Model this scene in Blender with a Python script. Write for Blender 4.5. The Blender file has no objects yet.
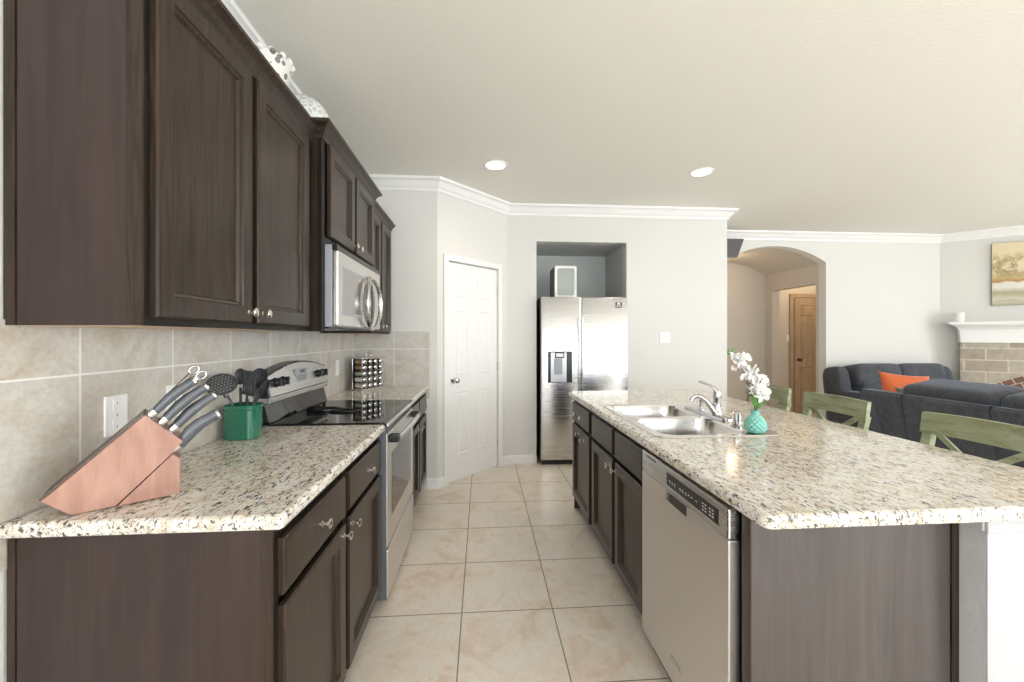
import bpy, bmesh, math, random
from mathutils import Vector, Matrix
random.seed(7)
S = bpy.context.scene
COL = S.collection
PI = math.pi
# ---------------------------------------------------------------- camera
PSI = .0718; CH = 1.3434
cd = bpy.data.cameras.new('camera'); cam = bpy.data.objects.new('camera', cd); COL.objects.link(cam)
cam.location = (0, 0, CH); cam.rotation_euler = (PI/2, 0, -PSI)
cd.sensor_width = 36; cd.lens = 412/1024*36; cd.shift_y = -3.7/1024; cd.clip_start = .02; cd.clip_end = 200
S.camera = cam
# ---------------------------------------------------------------- world, exposure, window light
S.view_settings.view_transform = 'Standard'; S.view_settings.look = 'None'
S.view_settings.gamma = 1; S.view_settings.use_curve_mapping = False
S.view_settings.exposure = 0.38
w = bpy.data.worlds.new('world'); S.world = w; w.use_nodes = True
w.node_tree.nodes['Background'].inputs[0].default_value = (.86, .93, 1, 1)
w.node_tree.nodes['Background'].inputs[1].default_value = 1.2
def area(name, loc, rot, sx, sy, power, color):
    l = bpy.data.lights.new(name, 'AREA'); l.shape = 'RECTANGLE'; l.size = sx; l.size_y = sy; l.energy = power; l.color = color
    o = bpy.data.objects.new(name, l); COL.objects.link(o); o.location = loc; o.rotation_euler = rot
    return o
REAR_Y = -3.2; RIGHT_X = 8.3; CEIL = 2.748
DAY = (.90, .95, 1)
REAR_WIN = [(-.95, .65), (1.0, 2.6), (3.2, 4.8), (5.6, 7.2)]      # window openings of the rear wall, x ranges
RIGHT_WIN = [(-2.4, -.8), (0.2, 1.8)]                             # of the right wall, y ranges
WZ0, WZ1 = .55, 2.35
for a, b in REAR_WIN:
    area('daylight', ((a+b)/2, REAR_Y-.20, (WZ0+WZ1)/2), (PI/2, 0, 0), b-a, WZ1-WZ0, 44, DAY)
for a, b in RIGHT_WIN:
    area('daylight', (RIGHT_X+.20, (a+b)/2, (WZ0+WZ1)/2), (PI/2, 0, PI/2), b-a, WZ1-WZ0, 110, DAY)

sl = bpy.data.lights.new('fill_sun', 'SUN'); sl.energy = 14; sl.angle = math.radians(1.5); sl.color = (.90, .94, 1.0)  # added sun; its patch on the unseen floor bounces light onto the ceiling
so = bpy.data.objects.new('fill_sun', sl); COL.objects.link(so); so.rotation_euler = (math.radians(34), 0, math.radians(8))

# ---------------------------------------------------------------- materials
def mat(name, color=(.8,.8,.8), rough=.5, metal=0, spec=.5, coat=0, coat_rough=.05, emit=None, estr=0, alpha=None, trans=0):
    m = bpy.data.materials.new(name); m.use_nodes = True
    b = m.node_tree.nodes['Principled BSDF']
    b.inputs['Base Color'].default_value = (*color, 1); b.inputs['Roughness'].default_value = rough
    b.inputs['Metallic'].default_value = metal; b.inputs['Specular IOR Level'].default_value = spec
    b.inputs['Coat Weight'].default_value = coat; b.inputs['Coat Roughness'].default_value = coat_rough
    b.inputs['Transmission Weight'].default_value = trans
    if emit: b.inputs['Emission Color'].default_value = (*emit, 1); b.inputs['Emission Strength'].default_value = estr
    return m
class NT:
    def __init__(s, m): s.t = m.node_tree; s.b = s.t.nodes['Principled BSDF']
    def n(s, typ, **kw):
        x = s.t.nodes.new(typ)
        for k, v in kw.items():
            if k in x.inputs.keys() and not hasattr(x, k): x.inputs[k].default_value = v
            else: setattr(x, k, v)
        return x
    def l(s, a, b): s.t.links.new(a, b)
    def pos(s, scale=(1,1,1), obj=False, rot=(0,0,0)):
        g = s.n('ShaderNodeTexCoord').outputs['Object'] if obj else s.n('ShaderNodeNewGeometry').outputs['Position']
        mp = s.n('ShaderNodeMapping'); mp.inputs['Scale'].default_value = scale; mp.inputs['Rotation'].default_value = rot
        s.l(g, mp.inputs[0]); return mp.outputs[0]
    def noise(s, vec, scale, detail=4, rough=.5, dist=0):
        x = s.n('ShaderNodeTexNoise'); x.inputs['Scale'].default_value = scale; x.inputs['Detail'].default_value = detail
        x.inputs['Roughness'].default_value = rough; x.inputs['Distortion'].default_value = dist
        s.l(vec, x.inputs['Vector']); return x.outputs['Fac']
    def ramp(s, fac, stops, interp='LINEAR'):
        x = s.n('ShaderNodeValToRGB'); x.color_ramp.interpolation = interp
        while len(x.color_ramp.elements) < len(stops): x.color_ramp.elements.new(.5)
        for e, (p, c) in zip(x.color_ramp.elements, stops):
            e.position = p; e.color = (*c, 1) if len(c) == 3 else c
        s.l(fac, x.inputs[0]); return x.outputs[0]
    def mix(s, fac, a, b, mode='MIX'):
        x = s.n('ShaderNodeMix', data_type='RGBA', blend_type=mode)
        for sock, v in ((x.inputs[0], fac), (x.inputs[6], a), (x.inputs[7], b)):
            if isinstance(v, (int, float)): sock.default_value = v
            elif isinstance(v, tuple): sock.default_value = (*v, 1)
            else: s.l(v, sock)
        return x.outputs[2]
    def math(s, op, a, b=None, c=None):
        x = s.n('ShaderNodeMath', operation=op)
        for i, v in enumerate((a, b, c)):
            if v is None: continue
            if isinstance(v, (int, float)): x.inputs[i].default_value = v
            else: s.l(v, x.inputs[i])
        return x.outputs[0]
    def xyz(s, vec):
        x = s.n('ShaderNodeSeparateXYZ'); s.l(vec, x.inputs[0]); return x.outputs
    def bump(s, h, strength=.3, dist=.01):
        x = s.n('ShaderNodeBump'); x.inputs['Strength'].default_value = strength; x.inputs['Distance'].default_value = dist
        s.l(h, x.inputs['Height']); s.l(x.outputs[0], s.b.inputs['Normal'])
    def color(s, c): s.l(c, s.b.inputs['Base Color'])
    def rough(s, c): s.l(c, s.b.inputs['Roughness'])

def paint(name, col, bump=.25, sc=90):
    m = mat(name, col, .75, spec=.3); t = NT(m); t.bump(t.noise(t.pos(), sc, 3), bump, .004); return m
M = {}
M['wall'] = paint('greige_wall_paint', (.735, .725, .69))
M['ceiling'] = paint('ceiling_paint', (.88, .865, .80), .5, 60)
M['trim'] = mat('white_trim_paint', (.86, .86, .84), .35)
M['door_white'] = mat('white_door_paint', (.87, .865, .85), .4)
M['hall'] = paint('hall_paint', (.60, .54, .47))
M['pony'] = paint('textured_pony_paint', (.55, .56, .57), .9, 45)
M['ponywhite'] = paint('white_pony_paint', (.52, .53, .545), .15, 45)

def granite():
    m = mat('granite', (.6,.55,.5), .11, spec=.5); t = NT(m)
    p = t.pos((1.7, 1, 1.4), rot=(0, 0, .12))
    pe = t.pos((2.6, 1, 2.0), rot=(0, 0, .12))
    base = t.ramp(t.noise(p, 22, 5, .6, .6), [(.30, (.52, .41, .30)), (.41, (.70, .61, .50)), (.52, (.78, .74, .67)), (.64, (.79, .78, .76)), (.78, (.52, .51, .50))])
    big = t.noise(p, 4, 3)
    dark = t.noise(pe, 44, 4, .62, .7)
    thr = t.math('MULTIPLY_ADD', big, .12, .388)
    dm = t.math('SMOOTH_MAX', t.math('MULTIPLY', t.math('SUBTRACT', thr, dark), 18), 0, .05)
    dm = t.math('MINIMUM', dm, 1)
    c = t.mix(dm, base, (.11, .095, .085))
    br = t.noise(pe, 60, 3, .6, .4)
    bm = t.math('MINIMUM', t.math('MAXIMUM', t.math('MULTIPLY', t.math('SUBTRACT', br, .585), 14), 0), .75)
    c = t.mix(bm, c, (.30, .23, .16))
    t.color(c); return m
M['granite'] = granite()

def floor_tile():
    m = mat('beige_floor_tile', (.7,.6,.5), .3, spec=.5); t = NT(m)
    P = t.xyz(t.pos()); T = .4458
    u = t.math('DIVIDE', t.math('ADD', P[0], .1 + 20*T), T); v = t.math('DIVIDE', t.math('SUBTRACT', P[1], 2.0205 - 20*T), T)
    fu = t.math('ABSOLUTE', t.math('SUBTRACT', t.math('FRACT', u), .5)); fv = t.math('ABSOLUTE', t.math('SUBTRACT', t.math('FRACT', v), .5))
    g = t.math('GREATER_THAN', t.math('MAXIMUM', fu, fv), .5-.0045/T*.62)
    cmb = t.n('ShaderNodeCombineXYZ'); t.l(t.math('FLOOR', u), cmb.inputs[0]); t.l(t.math('FLOOR', v), cmb.inputs[1])
    wn = t.n('ShaderNodeTexWhiteNoise', noise_dimensions='2D'); t.l(cmb.outputs[0], wn.inputs[0])
    pp = t.n('ShaderNodeVectorMath', operation='ADD'); t.l(t.pos(), pp.inputs[0]); t.l(wn.outputs['Color'], pp.inputs[1])
    n1 = t.noise(pp.outputs[0], 5.5, 7, .62, .8)
    c = t.ramp(n1, [(.3, (.72, .57, .44)), (.45, (.84, .73, .61)), (.58, (.86, .79, .70)), (.75, (.80, .63, .50))])
    c2 = t.ramp(t.noise(pp.outputs[0], 40, 4, .7), [(.3, (.8,.8,.8)), (.65, (1,1,1))])
    c = t.mix(.5, c, c2, 'MULTIPLY')
    t.color(t.mix(g, c, (.26, .21, .17)))
    t.rough(t.math('MULTIPLY_ADD', g, .4, .28))
    t.bump(t.math('SUBTRACT', t.math('MULTIPLY', n1, .15), g), .3, .003); return m
M['floor'] = floor_tile()

def splash():
    m = mat('travertine_wall_tile', (.6,.55,.5), .35, spec=.4); t = NT(m)
    P = t.xyz(t.pos()); T = .343
    s = t.math('ADD', P[1], P[0])      # runs along either wall
    geo = t.n('ShaderNodeNewGeometry'); N = t.xyz(geo.outputs['Normal'])
    isy = t.math('GREATER_THAN', t.math('ABSOLUTE', N[1]), .5)
    co_y = t.math('ADD', P[1], 10*T - 1.225); co_x = t.math('ADD', P[0], 1.12 + 10*T)
    c0 = t.math('ADD', t.math('MULTIPLY', co_x, isy), t.math('MULTIPLY', co_y, t.math('SUBTRACT', 1, isy)))
    u = t.math('DIVIDE', c0, T); v = t.math('DIVIDE', t.math('ADD', P[2], 10*T-1.240), T)
    fu = t.math('ABSOLUTE', t.math('SUBTRACT', t.math('FRACT', u), .5)); fv = t.math('ABSOLUTE', t.math('SUBTRACT', t.math('FRACT', v), .5))
    g = t.math('GREATER_THAN', t.math('MAXIMUM', fu, fv), .5-.0028/T)
    cmb = t.n('ShaderNodeCombineXYZ'); t.l(t.math('FLOOR', u), cmb.inputs[0]); t.l(t.math('FLOOR', v), cmb.inputs[1])
    wn = t.n('ShaderNodeTexWhiteNoise', noise_dimensions='2D'); t.l(cmb.outputs[0], wn.inputs[0])
    pp = t.n('ShaderNodeVectorMath', operation='ADD'); t.l(t.pos(), pp.inputs[0]); t.l(wn.outputs['Color'], pp.inputs[1])
    n1 = t.noise(pp.outputs[0], 5, 8, .65, 1.2)
    c = t.ramp(n1, [(.26, (.46, .38, .28)), (.42, (.57, .53, .46)), (.55, (.62, .60, .555)), (.72, (.62, .58, .52))])
    c2 = t.ramp(t.noise(pp.outputs[0], 60, 4, .7), [(.3, (.75,.73,.7)), (.6, (1,1,1))])
    c = t.mix(.6, c, c2, 'MULTIPLY')
    vein = t.noise(pp.outputs[0], 3.2, 2, .5, .8)
    vm = t.math('LESS_THAN', t.math('ABSOLUTE', t.math('SUBTRACT', vein, .5)), .0035)
    c = t.mix(t.math('MULTIPLY', vm, .12), c, (.36, .25, .14))
    t.color(t.mix(g, c, (.80, .79, .76)))
    t.bump(t.math('SUBTRACT', t.math('MULTIPLY', n1, .2), g), .25, .003); return m
M['splash'] = splash()

def wood(name, a, b, rough=.3, sc=(38, 38, 2.2), spec=.28, coat=.06, warm=None):
    m = mat(name, a, rough, spec=spec, coat=coat, coat_rough=.22); t = NT(m)
    p = t.pos(sc); n = t.noise(p, 1.6, 6, .62, .9)
    c = t.ramp(n, [(.32, a), (.62, b)])
    n2 = t.noise(t.pos((3, 3, .6)), 1.2, 3)
    c = t.mix(t.math('MULTIPLY', n2, .35), c, warm or tuple(x*1.35 for x in b))
    t.color(c); t.bump(n, .18, .002); return m
M['wood'] = wood('espresso_stained_oak', (.0055, .0038, .003), (.046, .030, .020))
M['frame'] = wood('gap_shade_oak', (.006, .005, .0045), (.016, .012, .010), .42, spec=.2, coat=0)  # face frame oak, darkened so the shade between doors sits in its colour
M['panel'] = wood('espresso_side_panel', (.020, .013, .012), (.041, .024, .021), .34, (14, 14, .9), spec=.38, coat=.08, warm=(.062, .034, .028))
M['reflect_panel'] = wood('reflection_grey_panel', (.052, .044, .043), (.088, .074, .072), .30, (14, 14, .9), spec=.5, coat=.15, warm=(.10, .078, .075))  # same espresso wood; the grey of its reflection is painted into the base
M['kick'] = mat('dark_toe_kick', (.02, .017, .015), .5)
M['inner'] = mat('black_cabinet_gap', (.008, .007, .007), .6)
def steel(name, col=(.62,.62,.62), rough=.26, sc=(2, 2, 160), b=.02):
    m = mat(name, col, rough, 1); t = NT(m); n = t.noise(t.pos(sc), 1, 3)
    t.rough(t.math('MULTIPLY_ADD', n, .14, rough-.07)); t.bump(n, b, .001); return m
M['steel'] = steel('brushed_stainless')
M['steel_v'] = steel('brushed_stainless_warm', (.72, .70, .685), .34, (90, 90, 2))
M['sinksteel'] = steel('sink_steel', (.66, .64, .62), .22, (80, 3, 80), .03)
M['chrome'] = mat('chrome', (.60, .60, .62), .10, 1)
M['nickel'] = mat('satin_nickel', (.72, .68, .63), .22, 1)
M['bronze'] = mat('oil_rubbed_bronze', (.10, .07, .05), .3, 1)
M['speaker'] = mat('dark_bronze_plastic', (.040, .028, .018), .4, coat=.1)
M['blackglass'] = mat('black_ceramic_glass', (.012, .012, .013), .04, spec=.6)
M['blackplastic'] = mat('black_plastic', (.015, .015, .016), .3)
M['rubber'] = mat('matte_black', (.02, .02, .02), .6)
M['darkgrey'] = mat('dark_grey_enamel', (.13, .14, .16), .4)
M['greyplastic'] = mat('grey_plastic', (.35, .37, .4), .35)
M['glassdoor'] = mat('tinted_door_glass', (.11, .11, .11), .06, spec=.7)
M['white_plastic'] = mat('white_plastic', (.88, .88, .87), .35)
M['handle_dark'] = mat('charcoal_handle', (.075, .085, .10), .28, coat=.3)
M['utensil'] = mat('charcoal_nylon', (.055, .062, .068), .38)
M['green'] = mat('green_glazed_ceramic', (.012, .16, .095), .12, coat=.6)
M['teal'] = mat('teal_glazed_ceramic', (.22, .58, .50), .2, coat=.5)
M['petal'] = mat('white_petal', (.92, .9, .88), .55)
M['petalpink'] = mat('pale_pink_petal', (.88, .74, .70), .55)
M['leaf'] = mat('green_leaf', (.12, .30, .06), .45)
M['stem'] = mat('brown_stem', (.16, .11, .08), .6)
M['flash'] = mat('lit_lens', (1,1,1), .4, emit=(1, .96, .88), estr=4)
M['bulb'] = M['flash']
def block_wood():
    m = mat('copper_brown_wood', (.42, .2, .13), .32, coat=.2); t = NT(m)
    n = t.noise(t.pos((22, 22, 4), rot=(0, .7, 0)), 1.5, 5, .6, .5)
    t.color(t.ramp(n, [(.3, (.31, .155, .11)), (.7, (.46, .255, .19))])); return m
M['block'] = block_wood()
M['block_top'] = mat('dark_walnut_edge', (.11, .075, .06), .4)
def stool_wood():
    m = mat('sage_green_wood', (.3,.32,.2), .5); t = NT(m)
    n = t.noise(t.pos((18, 2.5, 18)), 1.5, 5, .6, .6)
    t.color(t.ramp(n, [(.28, (.16, .15, .08)), (.5, (.30, .32, .19)), (.72, (.40, .44, .30))])); return m
M['stool'] = stool_wood()
M['stool_light'] = mat('pale_sage_paint', (.55, .60, .55), .5)
def fabric(name, a, b, sc=18):
    m = mat(name, a, .8, spec=.25); t = NT(m); b_ = m.node_tree.nodes['Principled BSDF']
    b_.inputs['Sheen Weight'].default_value = .35; b_.inputs['Sheen Roughness'].default_value = .4
    b_.inputs['Sheen Tint'].default_value = (.7, .8, 1, 1)
    n = t.noise(t.pos(), sc, 6, .7, .6); f = t.noise(t.pos(), 380, 2)
    t.color(t.ramp(t.math('MULTIPLY_ADD', f, .35, t.math('MULTIPLY', n, .75)), [(.35, a), (.72, b)])); t.bump(t.math('ADD', n, t.math('MULTIPLY', f, .2)), .35, .012); return m
M['sofa'] = fabric('charcoal_microfibre', (.036, .038, .045), (.098, .104, .120))
M['orange'] = fabric('orange_fabric', (.60, .12, .04), (.75, .19, .07), 9)
M['olive'] = fabric('olive_grey_fabric', (.13, .13, .10), (.2, .2, .16), 9)
def stone():
    m = mat('limestone_block', (.5,.45,.38), .85); t = NT(m)
    # along-wall coordinate of the 45 degree corner wall
    P = t.xyz(t.pos()); s = t.math('MULTIPLY', t.math('SUBTRACT', P[0], P[1]), .7071)
    cmb = t.n('ShaderNodeCombineXYZ'); t.l(s, cmb.inputs[0]); t.l(t.math('ADD', P[2], .012), cmb.inputs[1])
    br = t.n('ShaderNodeTexBrick', offset=.5); t.l(cmb.outputs[0], br.inputs[0])
    for k, v in (('Scale', 1), ('Mortar Size', .008), ('Mortar Smooth', .1), ('Brick Width', .38), ('Row Height', .152), ('Bias', 0)): br.inputs[k].default_value = v
    br.inputs['Color1'].default_value = (.42, .35, .27, 1); br.inputs['Color2'].default_value = (.58, .53, .45, 1); br.inputs['Mortar'].default_value = (.66, .62, .55, 1)
    n = t.noise(t.pos(), 14, 6, .7)
    t.color(t.mix(.6, br.outputs[0], t.ramp(n, [(.3, (.62, .6, .56)), (.6, (1, 1, 1))]), 'MULTIPLY'))
    t.bump(t.math('SUBTRACT', t.math('MULTIPLY', n, .5), br.outputs['Fac']), .8, .012); return m
M['stone'] = stone()
M['redbrick'] = paint('reddish_brick', (.20, .11, .085), .6, 30)
M['mortar'] = paint('pale_mortar', (.62, .56, .47), .5, 30)
M['soot'] = mat('sooty_firebox', (.02, .018, .016), .9)
M['candle'] = mat('white_wax', (.85, .85, .84), .5)
def pine():
    m = mat('honey_stained_pine', (.5,.3,.15), .4); t = NT(m); n = t.noise(t.pos((20, 20, 2)), 1.5, 5)
    t.color(t.ramp(n, [(.3, (.34, .235, .15)), (.7, (.48, .35, .23))])); return m
M['pine'] = pine()
def canvas():
    m = mat('painted_landscape_canvas', (.7,.6,.4), .7); t = NT(m)
    tc = t.n('ShaderNodeTexCoord').outputs['Generated']; G = t.xyz(tc); v = G[2]; u = G[1]
    wob = t.noise(tc, 6, 5, .6)
    vv = t.math('ADD', v, t.math('MULTIPLY', t.math('SUBTRACT', wob, .5), .10))
    base = t.ramp(vv, [(.0, (.42, .40, .28)), (.10, (.60, .58, .46)), (.20, (.40, .36, .22)), (.27, (.72, .70, .62)), (.36, (.74, .71, .60)), (.385, (.42, .22, .08)), (.44, (.60, .46, .24)), (.60, (.74, .66, .46)), (1, (.76, .64, .42))])
    tn = t.noise(tc, 5, 7, .75, .3); 
    band = t.ramp(v, [(.40, (0,0,0)), (.50, (.9,.9,.9)), (.74, (.9,.9,.9)), (.86, (0,0,0))])
    tm = t.math('MULTIPLY', band, t.math('MINIMUM', t.math('MAXIMUM', t.math('MULTIPLY', t.math('SUBTRACT', tn, .47), 14), 0), 1))
    c = t.mix(t.math('MULTIPLY', tm, .8), base, t.ramp(t.noise(tc, 25, 4), [(.35, (.16, .16, .05)), (.65, (.48, .33, .13))]))
    t.color(c); return m
M['canvas'] = canvas()
M['canvas_edge'] = mat('canvas_edge', (.25, .24, .2), .7)
def lattice():
    m = mat('white_openwork_ceramic', (.82, .81, .78), .4); t = NT(m)
    vo = t.n('ShaderNodeTexVoronoi'); vo.inputs['Scale'].default_value = 26; t.l(t.pos(), vo.inputs['Vector'])
    mk = t.math('LESS_THAN', vo.outputs['Distance'], .33)
    t.color(t.mix(t.math('MULTIPLY', mk, .85), (.80, .79, .75), (.10, .09, .08))); return m
M['speckled'] = lattice()
def weave():
    m = mat('white_woven', (.7, .71, .68), .6); t = NT(m)
    vo = t.n('ShaderNodeTexVoronoi', feature='DISTANCE_TO_EDGE'); vo.inputs['Scale'].default_value = 40; t.l(t.pos(), vo.inputs['Vector'])
    t.color(t.ramp(vo.outputs['Distance'], [(.05, (.78, .79, .76)), (.25, (.50, .52, .49))])); t.bump(vo.outputs['Distance'], .6, .006); return m
M['weave'] = weave()

# ---------------------------------------------------------------- mesh helpers
class MB:
    def __init__(s): s.bm = bmesh.new()
    def box(s, x0, x1, y0, y1, z0, z1, bev=0, seg=2):
        b = bmesh.new(); bmesh.ops.create_cube(b, size=1)
        sx, sy, sz = abs(x1-x0), abs(y1-y0), abs(z1-z0)
        for v in b.verts: v.co = Vector((v.co.x*sx+(x0+x1)/2, v.co.y*sy+(y0+y1)/2, v.co.z*sz+(z0+z1)/2))
        if bev:
            bev = min(bev, .49*min(sx, sy, sz)); bmesh.ops.bevel(b, geom=b.edges[:], offset=bev, segments=seg, profile=.5, affect='EDGES')
        s.add(b); return s
    def add(s, b, mtx=None):
        if mtx: b.transform(mtx)
        me = bpy.data.meshes.new('t'); b.to_mesh(me); b.free(); s.bm.from_mesh(me); bpy.data.meshes.remove(me)
    def loft(s, rings, cap0=True, cap1=True, closed=True):
        vs = [[s.bm.verts.new(p) for p in r] for r in rings]; n = len(vs[0])
        for a, b in zip(vs[:-1], vs[1:]):
            for i in range(n if closed else n-1):
                j = (i+1) % n; s.bm.faces.new((a[i], a[j], b[j], b[i]))
        if cap0: s.bm.faces.new(vs[0][::-1])
        if cap1: s.bm.faces.new(vs[-1])
        return s
    def tube(s, pts, rad, n=10, cap=True, flat=1.0, up=None):
        pts = [Vector(p) for p in pts]; rings = []; prev = None
        if isinstance(rad, (int, float)): rad = [rad]*len(pts)
        for i, p in enumerate(pts):
            t = (pts[min(i+1, len(pts)-1)]-pts[max(i-1, 0)]).normalized()
            if prev is None:
                u = Vector(up) if up else (Vector((0, 0, 1)) if abs(t.z) < .9 else Vector((1, 0, 0)))
            else: u = prev
            u = (u - t*u.dot(t)).normalized(); prev = u; v = t.cross(u)
            rings.append([p + (u*math.cos(a)*rad[i] + v*math.sin(a)*rad[i]*flat) for a in [2*PI*k/n for k in range(n)]])
        return s.loft(rings, cap, cap)
    def lathe(s, prof, org=(0,0,0), axis=(0,0,1), n=24):
        a = Vector(axis).normalized(); u = a.orthogonal().normalized(); v = a.cross(u); o = Vector(org)
        rings = [[o + a*h + (u*math.cos(t)+v*math.sin(t))*max(r, 1e-5) for t in [2*PI*k/n for k in range(n)]] for r, h in prof]
        return s.loft(rings, True, True)
    def prism(s, poly, p0, ax_u, ax_v, ax_w, w0, w1, bev=0):
        """polygon (u,v) extruded along w"""
        b = bmesh.new(); U, V, W, O = map(Vector, (ax_u, ax_v, ax_w, p0))
        r0 = [b.verts.new(O+U*a+V*c+W*w0) for a, c in poly]; r1 = [b.verts.new(O+U*a+V*c+W*w1) for a, c in poly]
        n = len(poly); b.faces.new(r0[::-1]); b.faces.new(r1)
        for i in range(n): b.faces.new((r0[i], r0[(i+1) % n], r1[(i+1) % n], r1[i]))
        if bev: bmesh.ops.bevel(b, geom=b.edges[:], offset=bev, segments=2, profile=.5, affect='EDGES')
        s.add(b); return s
    def relief(s, O, U, V, W, w, h, steps, back):
        """rectangular panel: steps = [(inset, height)...] rings, W outward normal"""
        O, U, V, W = map(Vector, (O, U, V, W)); rings = []
        def ring(i, d): return [O+U*i+V*i+W*d, O+U*(w-i)+V*i+W*d, O+U*(w-i)+V*(h-i)+W*d, O+U*i+V*(h-i)+W*d]
        rings.append(ring(0, back))
        for i, d in steps: rings.append(ring(i, d))
        return s.loft(rings, True, True)
    def sphere(s, c, r, sub=3, sc=(1,1,1), rot=None):
        b = bmesh.new(); bmesh.ops.create_icosphere(b, subdivisions=sub, radius=r)
        m = Matrix.Translation(c) @ (rot or Matrix()) @ Matrix.Diagonal((*sc, 1)); s.add(b, m); return s
    def cushion(s, c, h, p=.35, n=10, rot=None, crown=0):
        """superellipsoid-like soft box, half sizes h"""
        b = bmesh.new(); bmesh.ops.create_cube(b, size=2); bmesh.ops.subdivide_edges(b, edges=b.edges[:], cuts=n, use_grid_fill=True)
        for v in b.verts:
            x, y, z = v.co
            e = 2/p; L = (abs(x)**e+abs(y)**e+abs(z)**e)**(1/e); q = v.co/L
            if crown: q.z *= 1+crown*(1-min(1, x*x))*(1-min(1, y*y))
            v.co = Vector((q.x*h[0], q.y*h[1], q.z*h[2]))
        s.add(b, Matrix.Translation(c) @ (rot or Matrix())); return s
    def build(s, name, m, parent=None, smooth=False, world=True):
        bmesh.ops.recalc_face_normals(s.bm, faces=s.bm.faces[:])
        me = bpy.data.meshes.new(name); s.bm.to_mesh(me); s.bm.free()
        o = bpy.data.objects.new(name, me); COL.objects.link(o)
        if parent:
            if world:
                off = Vector(); q = parent
                while q: off += q.location; q = q.parent
                me.transform(Matrix.Translation(-off))
            o.parent = parent
        me.materials.append(M[m] if isinstance(m, str) else m)
        if smooth:
            for f in me.polygons: f.use_smooth = True
            if smooth == 'auto':
                me.update()
                bmm = bmesh.new(); bmm.from_mesh(me)
                for e in bmm.edges:
                    if len(e.link_faces) == 2 and e.calc_face_angle(0) > .6: e.smooth = False
                bmm.to_mesh(me); bmm.free()
        return o
def tag(o, label=None, cat=None, group=None, kind=None):
    if label: o['label'] = label
    if cat: o['category'] = cat
    if group: o['group'] = group
    if kind: o['kind'] = kind
    return o
def thing(name, label, cat, loc=(0,0,0), rotz=0, group=None):
    o = bpy.data.objects.new(name, None); COL.objects.link(o); o.location = loc; o.rotation_euler = (0, 0, rotz); o.empty_display_size = .05
    return tag(o, label, cat, group)
def struct(o): o['kind'] = 'structure'; return o
def sbox(name, m, *a, bev=0, parent=None):
    o = MB().box(*a, bev=bev).build(name, m, parent)
    return o if parent else struct(o)
def copy_tree(o, loc, rotz=None, label=None):
    c = o.copy(); COL.objects.link(c); c.location = loc
    if rotz is not None: c.rotation_euler = (0, 0, rotz)
    if label: c['label'] = label
    def kids(a, b):
        for ch in [k for k in a.children]:
            d = ch.copy(); COL.objects.link(d); d.parent = b; kids(ch, d)
    kids(o, c); return c

# ---------------------------------------------------------------- the room
XL = -1.12; YE = 3.71; XA = -.40; XB = .264; YB = 4.375; XW = 2.70; YA = 5.25; XC = 6.30; TH = .12
sbox('floor', 'floor', XL-.2, RIGHT_X+.2, REAR_Y-.2, 8.2, -.1, 0)
sbox('ceiling', 'ceiling', XL-.2, RIGHT_X+.2, REAR_Y-.2, 8.2, CEIL, CEIL+.1)
sbox('wall_left', 'wall', XL-TH, XL, REAR_Y, YE+.12, 0, CEIL)
sbox('wall_end', 'wall', XL, XA, YE, YE+.02, 0, CEIL)
# diagonal pantry wall with a door opening; s runs from corner A to corner B
DA = Vector((XA, YE, 0)); DL = math.hypot(XB-XA, YB-YE); DU = Vector((XB-XA, YB-YE, 0)).normalized(); DN = Vector((DU.y, -DU.x, 0))
ds0, ds1, dz1 = .125, .125+.665, 2.045
mb = MB()
mb.prism([(0, 0), (ds0, 0), (ds0, dz1), (ds1, dz1), (ds1, 0), (DL, 0), (DL, CEIL), (0, CEIL)], DA, DU, (0,0,1), DN, -TH, 0)
struct(mb.build('wall_diagonal', 'wall'))
# back wall with the fridge niche, and its return toward the arch
NX0, NX1, NZ = .577, 1.562, 2.37
mb = MB()
mb.prism([(XB, 0), (NX0, 0), (NX0, NZ), (NX1, NZ), (NX1, 0), (XW, 0), (XW, CEIL), (XB, CEIL)], (0, YB, 0), (1,0,0), (0,0,1), (0,1,0), 0, TH)
mb.box(XW-TH, XW, YB+TH, YA, 0, CEIL)
struct(mb.build('wall_back', 'wall'))
mb = MB(); mb.box(NX0-TH, NX0, YB+TH, 5.15, 0, NZ+.1); mb.box(NX1, NX1+TH, YB+TH, 5.15, 0, NZ+.1); mb.box(NX0-TH, NX1+TH, 5.15, 5.15+TH, 0, NZ+.1); mb.box(NX0, NX1, YB+TH, 5.15, NZ, NZ+.1)
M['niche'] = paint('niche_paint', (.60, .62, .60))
struct(mb.build('wall_niche', 'niche'))
# arch wall, tunnel, hall beyond
AX0, AX1, AS, AP = 3.2, 4.633, 2.354, 2.565
def arcpts(n=24):
    w = (AX1-AX0)/2; h = AP-AS; R = (w*w+h*h)/(2*h); cx = (AX0+AX1)/2; cz = AP-R; a0 = math.asin(w/R)
    return [(cx+R*math.sin(a), cz+R*math.cos(a)) for a in [-a0+2*a0*k/n for k in range(n+1)]]
arc = arcpts()
struct(MB().prism([(XW, 0), (AX0, 0)]+arc+[(AX1, 0), (XC+.1, 0), (XC+.1, CEIL), (XW, CEIL)], (0, YA, 0), (1,0,0), (0,0,1), (0,1,0), 0, TH).build('wall_arch', 'wall'))
HY = 6.45
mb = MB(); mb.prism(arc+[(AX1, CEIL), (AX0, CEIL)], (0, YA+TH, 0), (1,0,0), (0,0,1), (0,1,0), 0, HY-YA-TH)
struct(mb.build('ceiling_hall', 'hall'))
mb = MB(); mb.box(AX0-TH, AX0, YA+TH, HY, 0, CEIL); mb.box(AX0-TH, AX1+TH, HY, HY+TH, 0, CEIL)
struct(mb.build('wall_hall_end', 'hall'))
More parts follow.
